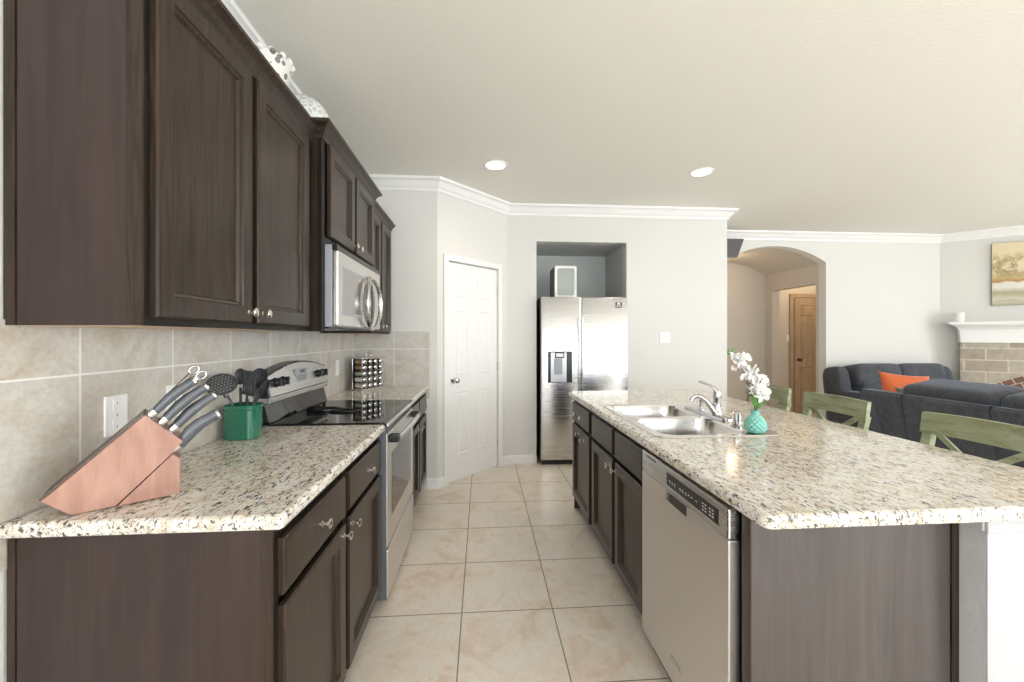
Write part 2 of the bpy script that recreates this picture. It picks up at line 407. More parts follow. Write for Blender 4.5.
mb = MB(); mb.prism([(YA+TH, 0), (5.42, 0), (5.42, 2.09), (6.28, 2.09), (6.28, 0), (HY, 0), (HY, CEIL), (YA+TH, CEIL)], (AX1, 0, 0), (0,1,0), (0,0,1), (1,0,0), 0, TH)
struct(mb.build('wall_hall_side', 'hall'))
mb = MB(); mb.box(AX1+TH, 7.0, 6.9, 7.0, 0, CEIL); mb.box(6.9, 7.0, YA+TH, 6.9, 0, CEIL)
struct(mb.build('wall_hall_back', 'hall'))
# fireplace corner wall at 45 degrees, right and rear walls with windows
R2 = 2**-.5
FU = Vector((R2, -R2, 0)); FN = Vector((-R2, -R2, 0)); FO = Vector((XC, YA, 0)); FL = (RIGHT_X-XC)/R2
struct(MB().prism([(0, 0), (FL, 0), (FL, CEIL), (0, CEIL)], FO, FU, (0,0,1), FN, -TH, 0).build('wall_fireplace', 'wall'))
def wall_with_windows(name, horizontal, lo, hi, at, wins, sgn):
    mb = MB(); cur = lo
    def b(a, c, z0, z1):
        if horizontal: mb.box(a, c, at, at+sgn*TH, z0, z1)
        else: mb.box(at, at+sgn*TH, a, c, z0, z1)
    for a, c in wins:
        b(cur, a, 0, CEIL); b(a, c, 0, WZ0); b(a, c, WZ1, CEIL); cur = c
    b(cur, hi, 0, CEIL); return struct(mb.build(name, 'wall'))
wall_with_windows('wall_rear', True, XL, RIGHT_X, REAR_Y, REAR_WIN, -1)
wall_with_windows('wall_right', False, REAR_Y, YA-(RIGHT_X-XC), RIGHT_X, RIGHT_WIN, 1)
k = 0
for hz, wins, at, sg in ((True, REAR_WIN, REAR_Y, -1), (False, RIGHT_WIN, RIGHT_X, 1)):
    for a, c in wins:
        k += 1; mb = MB(); d0, d1 = at+sg*.02, at+sg*.07
        def b(p, q, z0, z1):
            if hz: mb.box(p, q, d0, d1, z0, z1)
            else: mb.box(d0, d1, p, q, z0, z1)
        b(a, a+.05, WZ0, WZ1); b(c-.05, c, WZ0, WZ1); b(a+.05, c-.05, WZ0, WZ0+.05); b(a+.05, c-.05, WZ1-.05, WZ1)
        b(a+.05, c-.05, (WZ0+WZ1)/2-.02, (WZ0+WZ1)/2+.02); b((a+c)/2-.02, (a+c)/2+.02, WZ0+.05, (WZ0+WZ1)/2-.02); b((a+c)/2-.02, (a+c)/2+.02, (WZ0+WZ1)/2+.02, WZ1-.05)
        struct(mb.build('window_%d' % k, 'trim'))
# swept mouldings (offset to the right-hand side of the path)
def sweep(name, path, prof, m='trim'):
    pts = [Vector((x, y)) for x, y in path]; rings = []
    for i, p in enumerate(pts):
        d0 = (p-pts[i-1]).normalized() if i else None; d1 = (pts[i+1]-p).normalized() if i < len(pts)-1 else None
        n0 = Vector((d0.y, -d0.x)) if d0 else None; n1 = Vector((d1.y, -d1.x)) if d1 else None
        if n0 is None: mv = n1
        elif n1 is None: mv = n0
        else: mv = (n0+n1)/(1+n0.dot(n1))
        rings.append([Vector((p.x+mv.x*o, p.y+mv.y*o, z)) for o, z in prof])
    return struct(MB().loft(rings).build(name, m))
CP = [(0, CEIL-.105), (.012, CEIL-.105), (.016, CEIL-.085), (.032, CEIL-.07), (.055, CEIL-.035), (.068, CEIL-.025), (.082, CEIL-.02), (.085, CEIL), (0, CEIL)]
def onw(s): p = FO+FU*s; return (p.x, p.y)
sweep('trim_1', [(XL, REAR_Y), (XL, YE), (XA, YE), (XB, YB), (XW, YB), (XW, YA), (XC, YA), onw(FL)], CP)
BP = [(0, 0), (.014, 0), (.014, .072), (.010, .085), (0, .09)]
def da(s): p = DA+DU*s; return (p.x, p.y)
sweep('baseboard_end', [(-.49, YE), (XA, YE), da(ds0-.055)], BP)
sweep('baseboard_back', [da(ds1+.055), (XB, YB), (NX0, YB)], BP)
sweep('baseboard_back_right', [(NX1, YB), (XW, YB), (XW, YA), (AX0, YA)], BP)
sweep('baseboard_living', [(AX1, YA), (XC, YA), onw(FL)], BP)
# pantry door
dr = struct(MB().relief(DA+DU*(ds0+.004)+DN*(-.045)+Vector((0,0,.012)), DU, (0,0,1), DN, ds1-ds0-.008, 2.025, [(0, .035), (.002, .037)], 0).build('door_1', 'door_white'))
mb = MB(); W = ds1-ds0; DF = DA+DN*(-.0085)
cols = [(ds0+.105, ds0+W/2-.05), (ds0+W/2+.05, ds1-.105)]; rows = [(.24, .84), (.99, 1.60), (1.72, 1.92)]
for a, c in cols:
    for z0, z1 in rows:
        mb.relief(DF+DU*a+Vector((0,0,z0)), DU, (0,0,1), DN, c-a, z1-z0, [(0, .0015), (.008, .008), (.018, .0015), (.034, .0015), (.046, .008)], -.004)
mb.build('door_panel', 'door_white', dr)
mb = MB(); kp = DA+DU*(ds0+.065)+DN*(-.008)+Vector((0,0,.945))
mb.lathe([(.03, 0), (.03, .006), (.012, .009), (.011, .03), (.022, .04), (.028, .052), (.024, .066), (.01, .072), (0, .072)], kp, DN, 20)
mb.build('door_handle', 'chrome', dr, smooth='auto')
mb = MB()
for z in (.25, 1.05, 1.82):
    mb.tube([DA+DU*(ds1-.002)+DN*.002+Vector((0,0,z-.04)), DA+DU*(ds1-.002)+DN*.002+Vector((0,0,z+.04))], .006, 8)
mb.build('hinge', 'nickel', dr)
mb = MB()
def cas(a, c, z0, z1): mb.prism([(a, z0), (c, z0), (c, z1), (a, z1)], DA, DU, (0,0,1), DN, 0, .016, bev=.004)
cas(ds0-.058, ds0-.003, 0, dz1+.058); cas(ds1+.003, ds1+.058, 0, dz1+.058); cas(ds0-.003, ds1+.003, dz1+.003, dz1+.058)
struct(mb.build('trim_2', 'trim'))
# hall door (honey wood) and its casing
dx0, dx1, dy = 5.47, 6.25, 6.9
d2 = struct(MB().relief((dx0, dy-.01, .01), (1,0,0), (0,0,1), (0,-1,0), dx1-dx0, 2.02, [(0, .03), (.002, .032)], -.0).build('door_2', 'pine'))
mb = MB()
for a, c in ((dx0+.11, dx0+.345), (dx0+.435, dx0+.67)):
    for z0, z1 in rows:
        mb.relief((a, dy-.042, z0), (1,0,0), (0,0,1), (0,-1,0), c-a, z1-z0, [(0, .001), (.012, .012), (.03, .001), (.05, .009)], -.004)
mb.build('door_panel', 'pine', d2)
MB().lathe([(.03, 0), (.03, .006), (.012, .01), (.012, .035), (.027, .045), (.03, .06), (.02, .07), (0, .072)], (dx0+.07, dy-.042, .95), (0,-1,0), 16).build('door_handle', 'bronze', d2, smooth='auto')
mb = MB(); mb.box(dx0-.075, dx0-.005, dy-.03, dy, 0, 2.11, bev=.005); mb.box(dx1+.005, dx1+.075, dy-.03, dy, 0, 2.11, bev=.005); mb.box(dx0-.005, dx1+.005, dy-.03, dy, 2.04, 2.11, bev=.005)
struct(mb.build('trim_3', 'pine'))
# tile backsplash
mb = MB(); mb.box(XL, XL+.008, .9, YE, .80, 1.385); mb.box(XL+.008, -.468, YE-.008, YE, .80, 1.395)
struct(mb.build('wall_backsplash', 'splash'))

# ---------------------------------------------------------------- cabinets
STEP = [(0, .014), (.005, .019), (.055, .019), (.058, .014), (.066, .011), (.072, .003)]
FLAT = [(0, .014), (.004, .018), (.007, .019)]
def knob(parent, p, n, name='knob'):
    MB().lathe([(.009, 0), (.009, .003), (.005, .006), (.0045, .016), (.011, .019), (.0155, .023), (.0155, .027), (.011, .0305), (0, .0315)], p, n, 16).build(name, 'nickel', parent, smooth='auto')
def front(parent, sx, x, y0, y1, z0, z1, kind, knobs=(), m='wood'):
    """door or drawer front on the plane x, facing sx; knobs = [(y,z)]"""
    if kind == 'door': st = STEP
    else: st = FLAT
    if sx > 0: o = MB().relief((x, y0, z0), (0,1,0), (0,0,1), (1,0,0), y1-y0, z1-z0, st, 0)
    else: o = MB().relief((x, y1, z0), (0,-1,0), (0,0,1), (-1,0,0), y1-y0, z1-z0, st, 0)
    o = o.build('door' if kind == 'door' else 'drawer', m, parent)
    for y, z in knobs: knob(o, (x+sx*.019, y, z), (sx, 0, 0))
    return o
def cab_frame(parent, sx, x, ys, z0, z1, zr):
    """face frame, 0.019 thick, in front of a carcass; ys = stile centres, zr = rail z ranges"""
    mb = MB(); xa, xb = (x-.019, x) if sx > 0 else (x, x+.019)
    for a, c in ys: mb.box(xa, xb, a, c, z0, z1)
    for (a, c), (d, e) in zip(ys[:-1], ys[1:]):
        for r0, r1 in zr: mb.box(xa, xb, c, d, r0, r1)
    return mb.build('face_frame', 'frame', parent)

FX = XL+.61   # left base face plane
def base_left(y0, y1, label, near_panel):
    t = thing('base_cabinet', label, 'cabinet', ((XL+FX)/2, (y0+y1)/2, 0))
    mb = MB(); mb.box(XL+.003, FX-.019, y0+.001, y1-.001, .10, .874); mb.build('body', 'panel', t)
    MB().box(XL+.02, FX-.075, y0+.001, y1-.001, 0, .10).build('toe_kick', 'kick', t)
    ym = (y0+y1)/2
    cab_frame(t, 1, FX, [(y0, y0+.018), (ym-.02, ym+.02), (y1-.03, y1)], .10, .874, [(.10, .13), (.69, .705), (.845, .874)])
    return t, ym
t, ym = base_left(1.052, 2.078, 'dark espresso base cabinet under the left counter between its bare end panel and the range', True)
MB().box(XL+.012, XL+.028, 1.046, 1.052, 0, .874).build('scribe_strip', 'wood', t)
MB().box(XL+.03, FX-.03, 1.048, 1.052, 0, .874).build('end_panel', 'panel', t)
MB().box(FX-.03, FX, 1.045, 1.052, 0, .874).build('corner_stile', 'wood', t)
front(t, 1, FX, 1.068, 1.528, .700, .842, 'drawer', [(1.30, .772)])
front(t, 1, FX, 1.568, 2.046, .700, .842, 'drawer', [(1.81, .772)])
front(t, 1, FX, 1.068, 1.528, .112, .672, 'door', [(1.50, .640)])
front(t, 1, FX, 1.568, 2.046, .112, .672, 'door', [(1.600, .640)])
t, ym = base_left(2.846, 3.705, 'dark espresso base cabinet beyond the range beside the white end wall', False)
for a, c in ((2.87, 3.255), (3.285, 3.68)): front(t, 1, FX, a, c, .700, .842, 'drawer', [((a+c)/2, .772)])
front(t, 1, FX, 2.87, 3.255, .112, .672, 'door', [(3.22, .63)]); front(t, 1, FX, 3.285, 3.68, .112, .672, 'door', [(3.32, .63)])

def slab(x0, x1, y0, y1, rad, z0=.876, z1=.914, hole=None):
    """stone slab with rounded plan corners rad=(x0y0,x1y0,x1y1,x0y1) and eased edges"""
    def outline(ins):
        pts = []
        for (cx, cy, r, a0) in ((x0, y0, rad[0], PI), (x1, y0, rad[1], 1.5*PI), (x1, y1, rad[2], 0), (x0, y1, rad[3], .5*PI)):
            r = max(r, .0001); ox = cx+(r if cx == x0 else -r); oy = cy+(r if cy == y0 else -r); rr = max(r-ins, .00005)
            if r < ins: ox = cx+(ins if cx == x0 else -ins); oy = cy+(ins if cy == y0 else -ins)
            for k in range(7): a = a0+k*PI/12; pts.append((ox+rr*math.cos(a), oy+rr*math.sin(a)))
        return pts
    mb = MB(); rings = []
    for ins, z in ((.010, z0), (.003, z0+.004), (0, z0+.012), (0, z1-.012), (.003, z1-.004), (.010, z1)):
        rings.append([Vector((x, y, z)) for x, y in outline(ins)])
    mb.loft(rings, hole is None, hole is None)
    if hole:
        hx0, hx1, hy0, hy1 = hole
        for z, ring, flip in ((z1, rings[-1], 0), (z0, rings[0], 1)):
            # fan between the outline and the hole, corner by corner
            H = [Vector((hx0, hy0, z)), Vector((hx1, hy0, z)), Vector((hx1, hy1, z)), Vector((hx0, hy1, z))]
            hv = [mb.bm.verts.new(h) for h in H]; rv = [mb.bm.verts.new(p) for p in ring]
            for c in range(4):
                for k in range(6): mb.bm.faces.new((rv[c*7+k], rv[c*7+k+1], hv[c]))
                a = rv[c*7+6]; b = rv[(c*7+7) % 28]; mb.bm.faces.new((a, b, hv[(c+1) % 4], hv[c]))
        lo = [mb.bm.verts.new((x, y, z0)) for x, y in ((hx0, hy0), (hx1, hy0), (hx1, hy1), (hx0, hy1))]
        hi = [mb.bm.verts.new((x, y, z1)) for x, y in ((hx0, hy0), (hx1, hy0), (hx1, hy1), (hx0, hy1))]
        for i in range(4): mb.bm.faces.new((lo[i], lo[(i+1) % 4], hi[(i+1) % 4], hi[i]))
        bmesh.ops.remove_doubles(mb.bm, verts=mb.bm.verts[:], dist=.0001)
    return mb
tag(slab(XL+.009, -.480, 1.028, 2.076, (.001, .015, .001, .001)).build('countertop', 'granite'), 'speckled granite worktop on the left, carrying the knife block and the green crock', 'countertop')
tag(slab(XL+.009, -.480, 2.848, YE-.009, (.001, .001, .001, .001)).build('countertop', 'granite'), 'short speckled granite worktop between the range and the end wall, under the spice rack', 'countertop')

# upper cabinets
def crown(parent, sides, z0, z1, out):
    """sides: polyline (x,y) from wall round the front, offset on the right-hand side"""
    prof = [(0, z0), (.006, z0), (.010, z0+.012), (out*.35, z0+.02), (out*.55, z0+(z1-z0)*.55), (out*.85, z1-.018), (out, z1-.014), (out, z1), (0, z1)]
    pts = [Vector(p) for p in sides]; rings = []
    for i, p in enumerate(pts):
        d0 = (p-pts[i-1]).normalized() if i else None; d1 = (pts[i+1]-p).normalized() if i < len(pts)-1 else None
        n0 = Vector((d0.y, -d0.x)) if d0 else None; n1 = Vector((d1.y, -d1.x)) if d1 else None
        mv = n1 if n0 is None else n0 if n1 is None else (n0+n1)/(1+n0.dot(n1))
        rings.append([Vector((p.x+mv.x*o, p.y+mv.y*o, z)) for o, z in prof])
    return MB().loft(rings).build('crown_moulding', 'wood', parent)
UZ0, UZ1 = 1.372, 2.275; UX = XL+.3075
# 1: near two-door cabinet
y0, y1 = 1.052, 2.016
t = thing('wall_cabinet', 'large dark two-door wall cabinet nearest the camera over the left counter', 'cabinet', (-.97, 1.53, UZ0))
MB().box(XL+.003, UX-.019, y0+.001, y1-.001, UZ0+.004, UZ1+.01).build('body', 'inner', t)
MB().box(XL+.03, UX-.036, y0-.004, y0+.001, UZ0, UZ1+.01).build('end_panel', 'panel', t)
MB().box(XL+.004, XL+.028, y0-.007, y0+.001, UZ0, UZ1+.01).build('scribe_strip', 'wood', t)
MB().box(UX-.036, UX, y0-.006, y0+.001, UZ0, UZ1+.01).build('corner_stile', 'wood', t)
M['raw'] = mat('raw_plywood_bottom', (.62, .47, .33), .6)
MB().box(XL+.003, UX-.02, y0+.001, y1-.001, UZ0-.001, UZ0+.004).build('bottom_panel', 'raw', t)
cab_frame(t, 1, UX, [(y0+.001, y0+.02), (1.492, 1.525), (1.965, y1-.001)], UZ0, UZ1, [(UZ0, UZ0+.030), (UZ1-.02, UZ1)])
front(t, 1, UX, 1.070, 1.490, 1.392, 2.262, 'door', [(1.462, 1.428)])
front(t, 1, UX, 1.524, 1.962, 1.392, 2.262, 'door', [(1.552, 1.428)])
crown(t, [(XL+.004, y0-.004), (UX, y0-.004), (UX, y1-.001)], UZ1-.008, 2.335, .045) if False else crown(t, [(UX, y1-.001), (UX, y0-.004), (XL+.004, y0-.004)][::-1], UZ1-.008, 2.335, .045)
# 2: deeper cabinet over the microwave with tall side panels
y0, y1 = 2.018, 2.938; SX = -.762
t = thing('wall_cabinet', 'deeper dark wall cabinet with two short doors above the microwave', 'cabinet', (-.95, 2.47, UZ0))
MB().box(XL+.003, SX-.019, y0+.042, y1-.042, 1.845, 2.305).build('body', 'inner', t)
for a, c in ((y0+.001, y0+.02), (y1-.02, y1-.001)): MB().box(XL+.009, SX-.019, a, c, UZ0, 2.305).build('side_panel', 'wood', t)
mb = MB()
mb.box(SX-.019, SX, y0, y0+.042, UZ0, 2.305); mb.box(SX-.019, SX, y1-.042, y1, UZ0, 2.305)
mb.box(SX-.019, SX, y0+.042, y1-.042, 1.800, 1.835); mb.box(SX-.019, SX, y0+.042, y1-.042, 2.285, 2.305); mb.box(SX-.019, SX, 2.475, 2.500, 1.835, 2.285)
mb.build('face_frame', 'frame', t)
front(t, 1, SX, 2.085, 2.472, 1.838, 2.292, 'door', [(2.445, 1.872)]); front(t, 1, SX, 2.503, 2.900, 1.838, 2.292, 'door', [(2.530, 1.872)])
crown(t, [(XL+.004, y0), (SX, y0), (SX, y1), (XL+.004, y1)][::1], 2.292, 2.362, .052)
# 3: far cabinet
y0, y1 = 2.940, YE-.004
t = thing('wall_cabinet', 'narrow dark two-door wall cabinet beyond the microwave, farthest along the left wall', 'cabinet', (-.97, 3.32, UZ0))
MB().box(XL+.003, UX-.019, y0+.001, y1-.001, UZ0+.004, UZ1+.01).build('body', 'inner', t)
MB().box(XL+.009, UX-.019, y0+.001, y1-.009, UZ0-.001, UZ0+.004).build('bottom_panel', 'raw', t)
cab_frame(t, 1, UX, [(y0+.001, y0+.03), (3.30, 3.34), (y1-.035, y1)], UZ0, UZ1, [(UZ0, UZ0+.03), (UZ1-.02, UZ1)])
front(t, 1, UX, 2.975, 3.300, 1.392, 2.262, 'door', [(3.27, 1.43)]); front(t, 1, UX, 3.338, 3.668, 1.392, 2.262, 'door', [(3.37, 1.43)])
crown(t, [(UX, y0+.001), (UX, y1)], UZ1-.008, 2.335, .045)

# ---------------------------------------------------------------- island
IX = .720; IX2 = 1.325; IY0 = 1.062; IY1 = 3.19
def base_right(y0, y1, label, stiles):
    t = thing('island_cabinet', label, 'cabinet', ((IX+IX2)/2, (y0+y1)/2, 0))
    MB().box(IX+.019, IX2, y0+.001, y1-.001, .10, .70).build('body', 'inner', t)
    MB().box(IX+.075, IX2, y0+.001, y1-.001, 0, .10).build('toe_kick', 'kick', t)
    cab_frame(t, -1, IX, stiles, .10, .874, [(.10, .13), (.685, .705), (.845, .874)])
    return t
t = base_right(2.655, IY1, 'dark island base cabinet nearest the fridge with one drawer over one door', [(2.656, 2.69), (3.165, 3.19)])
front(t, -1, IX, 2.675, 3.175, .705, .846, 'drawer', [(2.84, .775), (3.0, .775)]); front(t, -1, IX, 2.675, 3.175, .112, .680, 'door', [(2.81, .625), (2.95, .64)])
MB().box(IX+.0, IX2, IY1, IY1+.006, 0, .874).build('end_panel', 'panel', t)
t = base_right(1.752, 2.655, 'dark island sink base cabinet with two false drawer fronts over two doors', [(1.753, 1.775), (2.16, 2.20), (2.62, 2.654)])
front(t, -1, IX, 2.188, 2.612, .705, .846, 'drawer'); front(t, -1, IX, 1.768, 2.150, .705, .846, 'drawer')
front(t, -1, IX, 2.188, 2.612, .112, .680, 'door', [(2.215, .64)]); front(t, -1, IX, 1.768, 2.150, .112, .680, 'door', [(2.122, .64)])
# end panel standing at the near end of the island
t = thing('island_end_panel', 'wide dark wood panel closing the near end of the island', 'panel', ((IX+IX2)/2, IY0, 0))
MB().box(IX+.004, IX2-.02, IY0, IY0+.016, 0, .874).build('panel', 'reflect_panel', t)
MB().box(IX, IX+.004, IY0, IY0+.035, 0, .874).build('edge_strip', 'wood', t)
MB().box(IX2-.018, IX2+.003, IY0-.004, IY0+.016, 0, .874).build('scribe_strip', 'wood', t)
# pony wall behind the cabinets
struct(MB().box(IX2+.004, IX2+.13, 1.0, IY1+.02, 0, .874).build('wall_island', 'pony'))
struct(MB().box(IX2+.0045, IX2+.62 if False else IX2+.131, .994, .9995, 0, .874).build('trim_4', 'ponywhite'))
mb = MB(); mb.box(IX2-.004, IX2+.14, .986, .9935, .828, .8745, bev=.002)
mb.prism([(.994, .832), (1.055, .832), (1.055, .8745), (.994, .8745)], (IX2-.004, 0, 0), (0,1,0), (0,0,1), (1,0,0), -.006, .007, bev=.002)
struct(mb.build('trim_5', 'ponywhite'))
tag(slab(.679, 1.785, .943, 3.265, (.025, .03, .04, .045), hole=(.775, 1.275, 1.73, 2.51)).build('island_countertop', 'granite'), 'broad speckled granite worktop of the kitchen island with the sink set in it', 'countertop')

# ---------------------------------------------------------------- dishwasher
t = thing('dishwasher', 'stainless dishwasher at the near end of the island', 'dishwasher', (1.0, 1.42, 0))
DY0, DY1, DX = 1.112, 1.742, .690
MB().box(IX+.012, IX2-.02, DY0+.012, DY1-.006, .10, .868).build('tub', 'inner', t)
MB().box(DX, DX+.036, DY0, DY1, .085, .770, bev=.004).build('door', 'steel_v', t)
mb = MB(); mb.box(DX, DX+.036, DY0, DY1, .7715, .860, bev=.006); cp = mb.build('control_panel', 'steel', t)
MB().box(DX-.0012, DX+.001, 1.160, 1.500, .792, .838, bev=.0005).build('display_strip', 'blackplastic', cp)
for i, y in enumerate([1.185, 1.20, 1.225, 1.24, 1.28, 1.31, 1.33, 1.35, 1.372, 1.39, 1.43, 1.45, 1.47]):
    for z_, w_ in (((.812, .008), (.802, .008), (.822, .008)) if i < 4 else ((.812, .008), (.806, .004)) if i > 6 else ((.812, .008),)):
        MB().box(DX-.0018, DX-.0010, y, y+w_, z_, z_+.0035).build('panel_mark', 'white_plastic', cp)
mb = MB()
for i in range(7): mb.box(DX-.001, DX+.001, 1.60+i*.014, 1.606+i*.014, .842, .849)
mb.build('vent_slot', 'blackplastic', cp)
mb = MB(); mb.box(DX-.0015, DX+.001, 1.352, 1.500, .735, .768); mb.build('handle_pocket', 'blackplastic', t)
MB().box(DX-.004, DX, 1.49, 1.505, .732, .7695).build('pocket_lip', 'steel', t)
mb = MB()
for i in range(6): mb.box(DX-.0008, DX+.0005, 1.395+i*.012, 1.402+i*.012, .175, .187)
mb.tube([(DX-.0006, 1.385+.09*k/8, .170+.006*math.sin(k*.8)) for k in range(9)], .001, 4)
mb.build('logo', 'greyplastic', t)
MB().box(DX+.045, DX+.09, DY0+.01, DY1-.01, 0, .085).build('toe_kick', 'kick', t)

# ---------------------------------------------------------------- sink, faucet
t = thing('kitchen_sink', 'stainless double-bowl drop-in sink in the island worktop', 'sink', (1.02, 2.12, .80))
sx0, sx1, sy0, sy1 = .748, 1.302, 1.70, 2.54
def rrect(x0, x1, y0, y1, r, z, n=6):
    pts = []
    for cx, cy, a0 in ((x0+r, y0+r, PI), (x1-r, y0+r, 1.5*PI), (x1-r, y1-r, 0), (x0+r, y1-r, .5*PI)):
        for k in range(n+1): a = a0+k*PI/2/n; pts.append(Vector((cx+r*math.cos(a), cy+r*math.sin(a), z)))
    return pts
Z = .914
mb = MB()
mb.loft([rrect(sx0, sx1, sy0, sy1, .03, Z+.0005), rrect(sx0+.004, sx1-.004, sy0+.004, sy1-.004, .028, Z+.006), rrect(sx0+.018, sx1-.018, sy0+.018, sy1-.018, .02, Z+.0045)], False, False)
ro = [mb.bm.verts.new(p) for p in rrect(sx0+.018, sx1-.018, sy0+.018, sy1-.018, .02, Z+.0045)]
bowls = [(.785, 1.185, 1.735, 2.105), (.785, 1.185, 2.140, 2.505)]
holes = []
for bx0, bx1, by0, by1 in bowls:
    rings = [rrect(bx0, bx1, by0, by1, .07, Z+.0045), rrect(bx0+.004, bx1-.004, by0+.004, by1-.004, .067, Z-.004), rrect(bx0+.008, bx1-.008, by0+.008, by1-.008, .063, Z-.15), rrect(bx0+.035, bx1-.035, by0+.035, by1-.035, .04, Z-.178), rrect((bx0+bx1)/2-.05, (bx0+bx1)/2+.05, (by0+by1)/2-.05, (by0+by1)/2+.05, .0499, Z-.184)]
    mb.loft(rings, False, True)
# rim plate between outline and bowls
def plate(mb, outer, inners, z):
    e = []
    for ring in [outer]+inners:
        vs = [mb.bm.verts.new(p) for p in ring]
        for i in range(len(vs)): e.append(mb.bm.edges.new((vs[i], vs[(i+1) % len(vs)])))
    bmesh.ops.triangle_fill(mb.bm, edges=e, use_beauty=True)
plate(mb, rrect(sx0+.018, sx1-.018, sy0+.018, sy1-.018, .02, Z+.0045), [rrect(*b, .07, Z+.0045) for b in bowls], Z)
bmesh.ops.remove_doubles(mb.bm, verts=mb.bm.verts[:], dist=.0002)
mb.build('basin', 'sinksteel', t, smooth='auto')
for b in bowls: MB().lathe([(.045, 0), (.045, .004), (.038, .005), (.03, .001), (.0, .001)], ((b[0]+b[1])/2, (b[2]+b[3])/2, Z-.184), (0,0,1), 20).build('drain', 'chrome', t, smooth='auto')
t = thing('kitchen_faucet', 'chrome single-lever kitchen faucet behind the sink bowls', 'faucet', (1.238, 2.2, Z+.004))
zz = Z+.005
mb = MB(); mb.loft([rrect(1.212, 1.268, 1.985, 2.42, .027, zz), rrect(1.214, 1.266, 1.987, 2.418, .026, zz+.010), rrect(1.220, 1.260, 1.995, 2.410, .0199, zz+.014)]); mb.build('base_plate', 'chrome', t, smooth='auto')
MB().lathe([(.024, 0), (.024, .01), (.019, .02), (.018, .075), (.021, .085), (.021, .112), (.015, .128), (.0, .132)], (1.252, 2.12, zz+.012), (0,0,1), 20).build('body', 'chrome', t, smooth='auto')
FYY = 2.12
pts = [(1.240, FYY, zz+.025), (1.222, FYY+.01, zz+.055), (1.200, FYY+.015, zz+.083), (1.176, FYY+.02, zz+.103), (1.154, FYY+.025, zz+.108), (1.134, FYY+.03, zz+.100), (1.126, FYY+.032, zz+.082)]
MB().tube(pts, [.017, .016, .0145, .013, .012, .012, .0125], 12).build('spout', 'chrome', t, smooth='auto')
MB().tube([(1.250, 2.12, zz+.130), (1.240, 2.125, zz+.150), (1.218, 2.13, zz+.165), (1.190, 2.14, zz+.178), (1.165, 2.15, zz+.188)], [.013, .009, .0065, .0075, .006], 10, flat=1.3).build('lever', 'chrome', t, smooth='auto')
MB().lathe([(.016, 0), (.016, .008), (.010, .012), (.009, .045), (.012, .05), (.012, .07), (.007, .078), (0, .078)], (1.242, 2.26, zz+.012), (0,0,1), 16).build('side_sprayer', 'chrome', t, smooth='auto')
t = thing('air_gap_cap', 'short chrome cylinder cap on the sink ledge between faucet and vase', 'sink cap', (1.200, 1.870, Z+.004))
MB().lathe([(.026, 0), (.026, .006), (.019, .008), (.019, .032)], (1.200, 1.870, zz), (0,0,1), 20).build('base', 'chrome', t, smooth='auto')
MB().lathe([(.021, .034), (.021, .066), (.016, .072), (0, .072)], (1.200, 1.870, zz), (0,0,1), 20).build('cap', 'chrome', t, smooth='auto')

# ---------------------------------------------------------------- vase and blossom branch
VX, VY, VZ = 1.262, 1.742, Z+.0055
VX, VY = 1.214, 1.755
prof = [(.020, 0), (.034, .002), (.041, .014), (.0435, .030), (.040, .046), (.031, .062), (.021, .076), (.016, .084), (.017, .092), (.019, .100)]
mb = MB(); n = 28; rings = []
def rad(h):
    for (r0, h0), (r1, h1) in zip(prof[:-1], prof[1:]):
        if h0 <= h <= h1: return r0+(r1-r0)*(h-h0)/(h1-h0)
    return prof[-1][0]
NH = 72
for i in range(NH+1):
    h = .100*i/NH; r = rad(h)
    am = .0045*max(0, min(1, (h-.006)/.01))*max(0, min(1, (.078-h)/.01))
    rings.append([Vector((VX+(r+am*(1-abs(math.sin(a*6+h*150))*abs(math.sin(a*6-h*150))*1.6))*math.cos(a), VY+(r+am*(1-abs(math.sin(a*6+h*150))*abs(math.sin(a*6-h*150))*1.6))*math.sin(a), VZ+h)) for a in [2*PI*k/84 for k in range(84)]])
rings.append([Vector((VX+.018*math.cos(a), VY+.018*math.sin(a), VZ+.098)) for a in [2*PI*k/84 for k in range(84)]])
rings.append([Vector((VX+.015*math.cos(a), VY+.015*math.sin(a), VZ+.08)) for a in [2*PI*k/84 for k in range(84)]])
mb.loft(rings); tag(mb.build('bud_vase', 'teal', smooth=True), 'small teal embossed ceramic vase beside the sink on the island', 'vase')
RGT = Vector((math.cos(PSI), -math.sin(PSI), 0)); UPV = Vector((0, 0, 1))
B0 = Vector((VX, VY, VZ+.03))
t = thing('flower_branch', 'branch of white blossoms with green leaves standing in the teal vase', 'flowers', B0)
def bp(r, u, d=0): return Vector((VX, VY, VZ)) + RGT*r + UPV*u + Vector((.5, .85, 0))*d
stem = [bp(0, .03), bp(-.003, .13), bp(-.03, .20), bp(-.052, .27, .01), bp(-.070, .32, .0), bp(-.112, .352, -.01)]
MB().tube(stem, [.0035, .0035, .003, .0028, .0025, .0015], 6).build('stem', 'stem', t, smooth=True)
MB().tube([bp(0.002, .03), bp(.008, .13), bp(.022, .20), bp(.022, .25), bp(.0, .275)], .0025, 6).build('stem', 'stem', t, smooth=True)
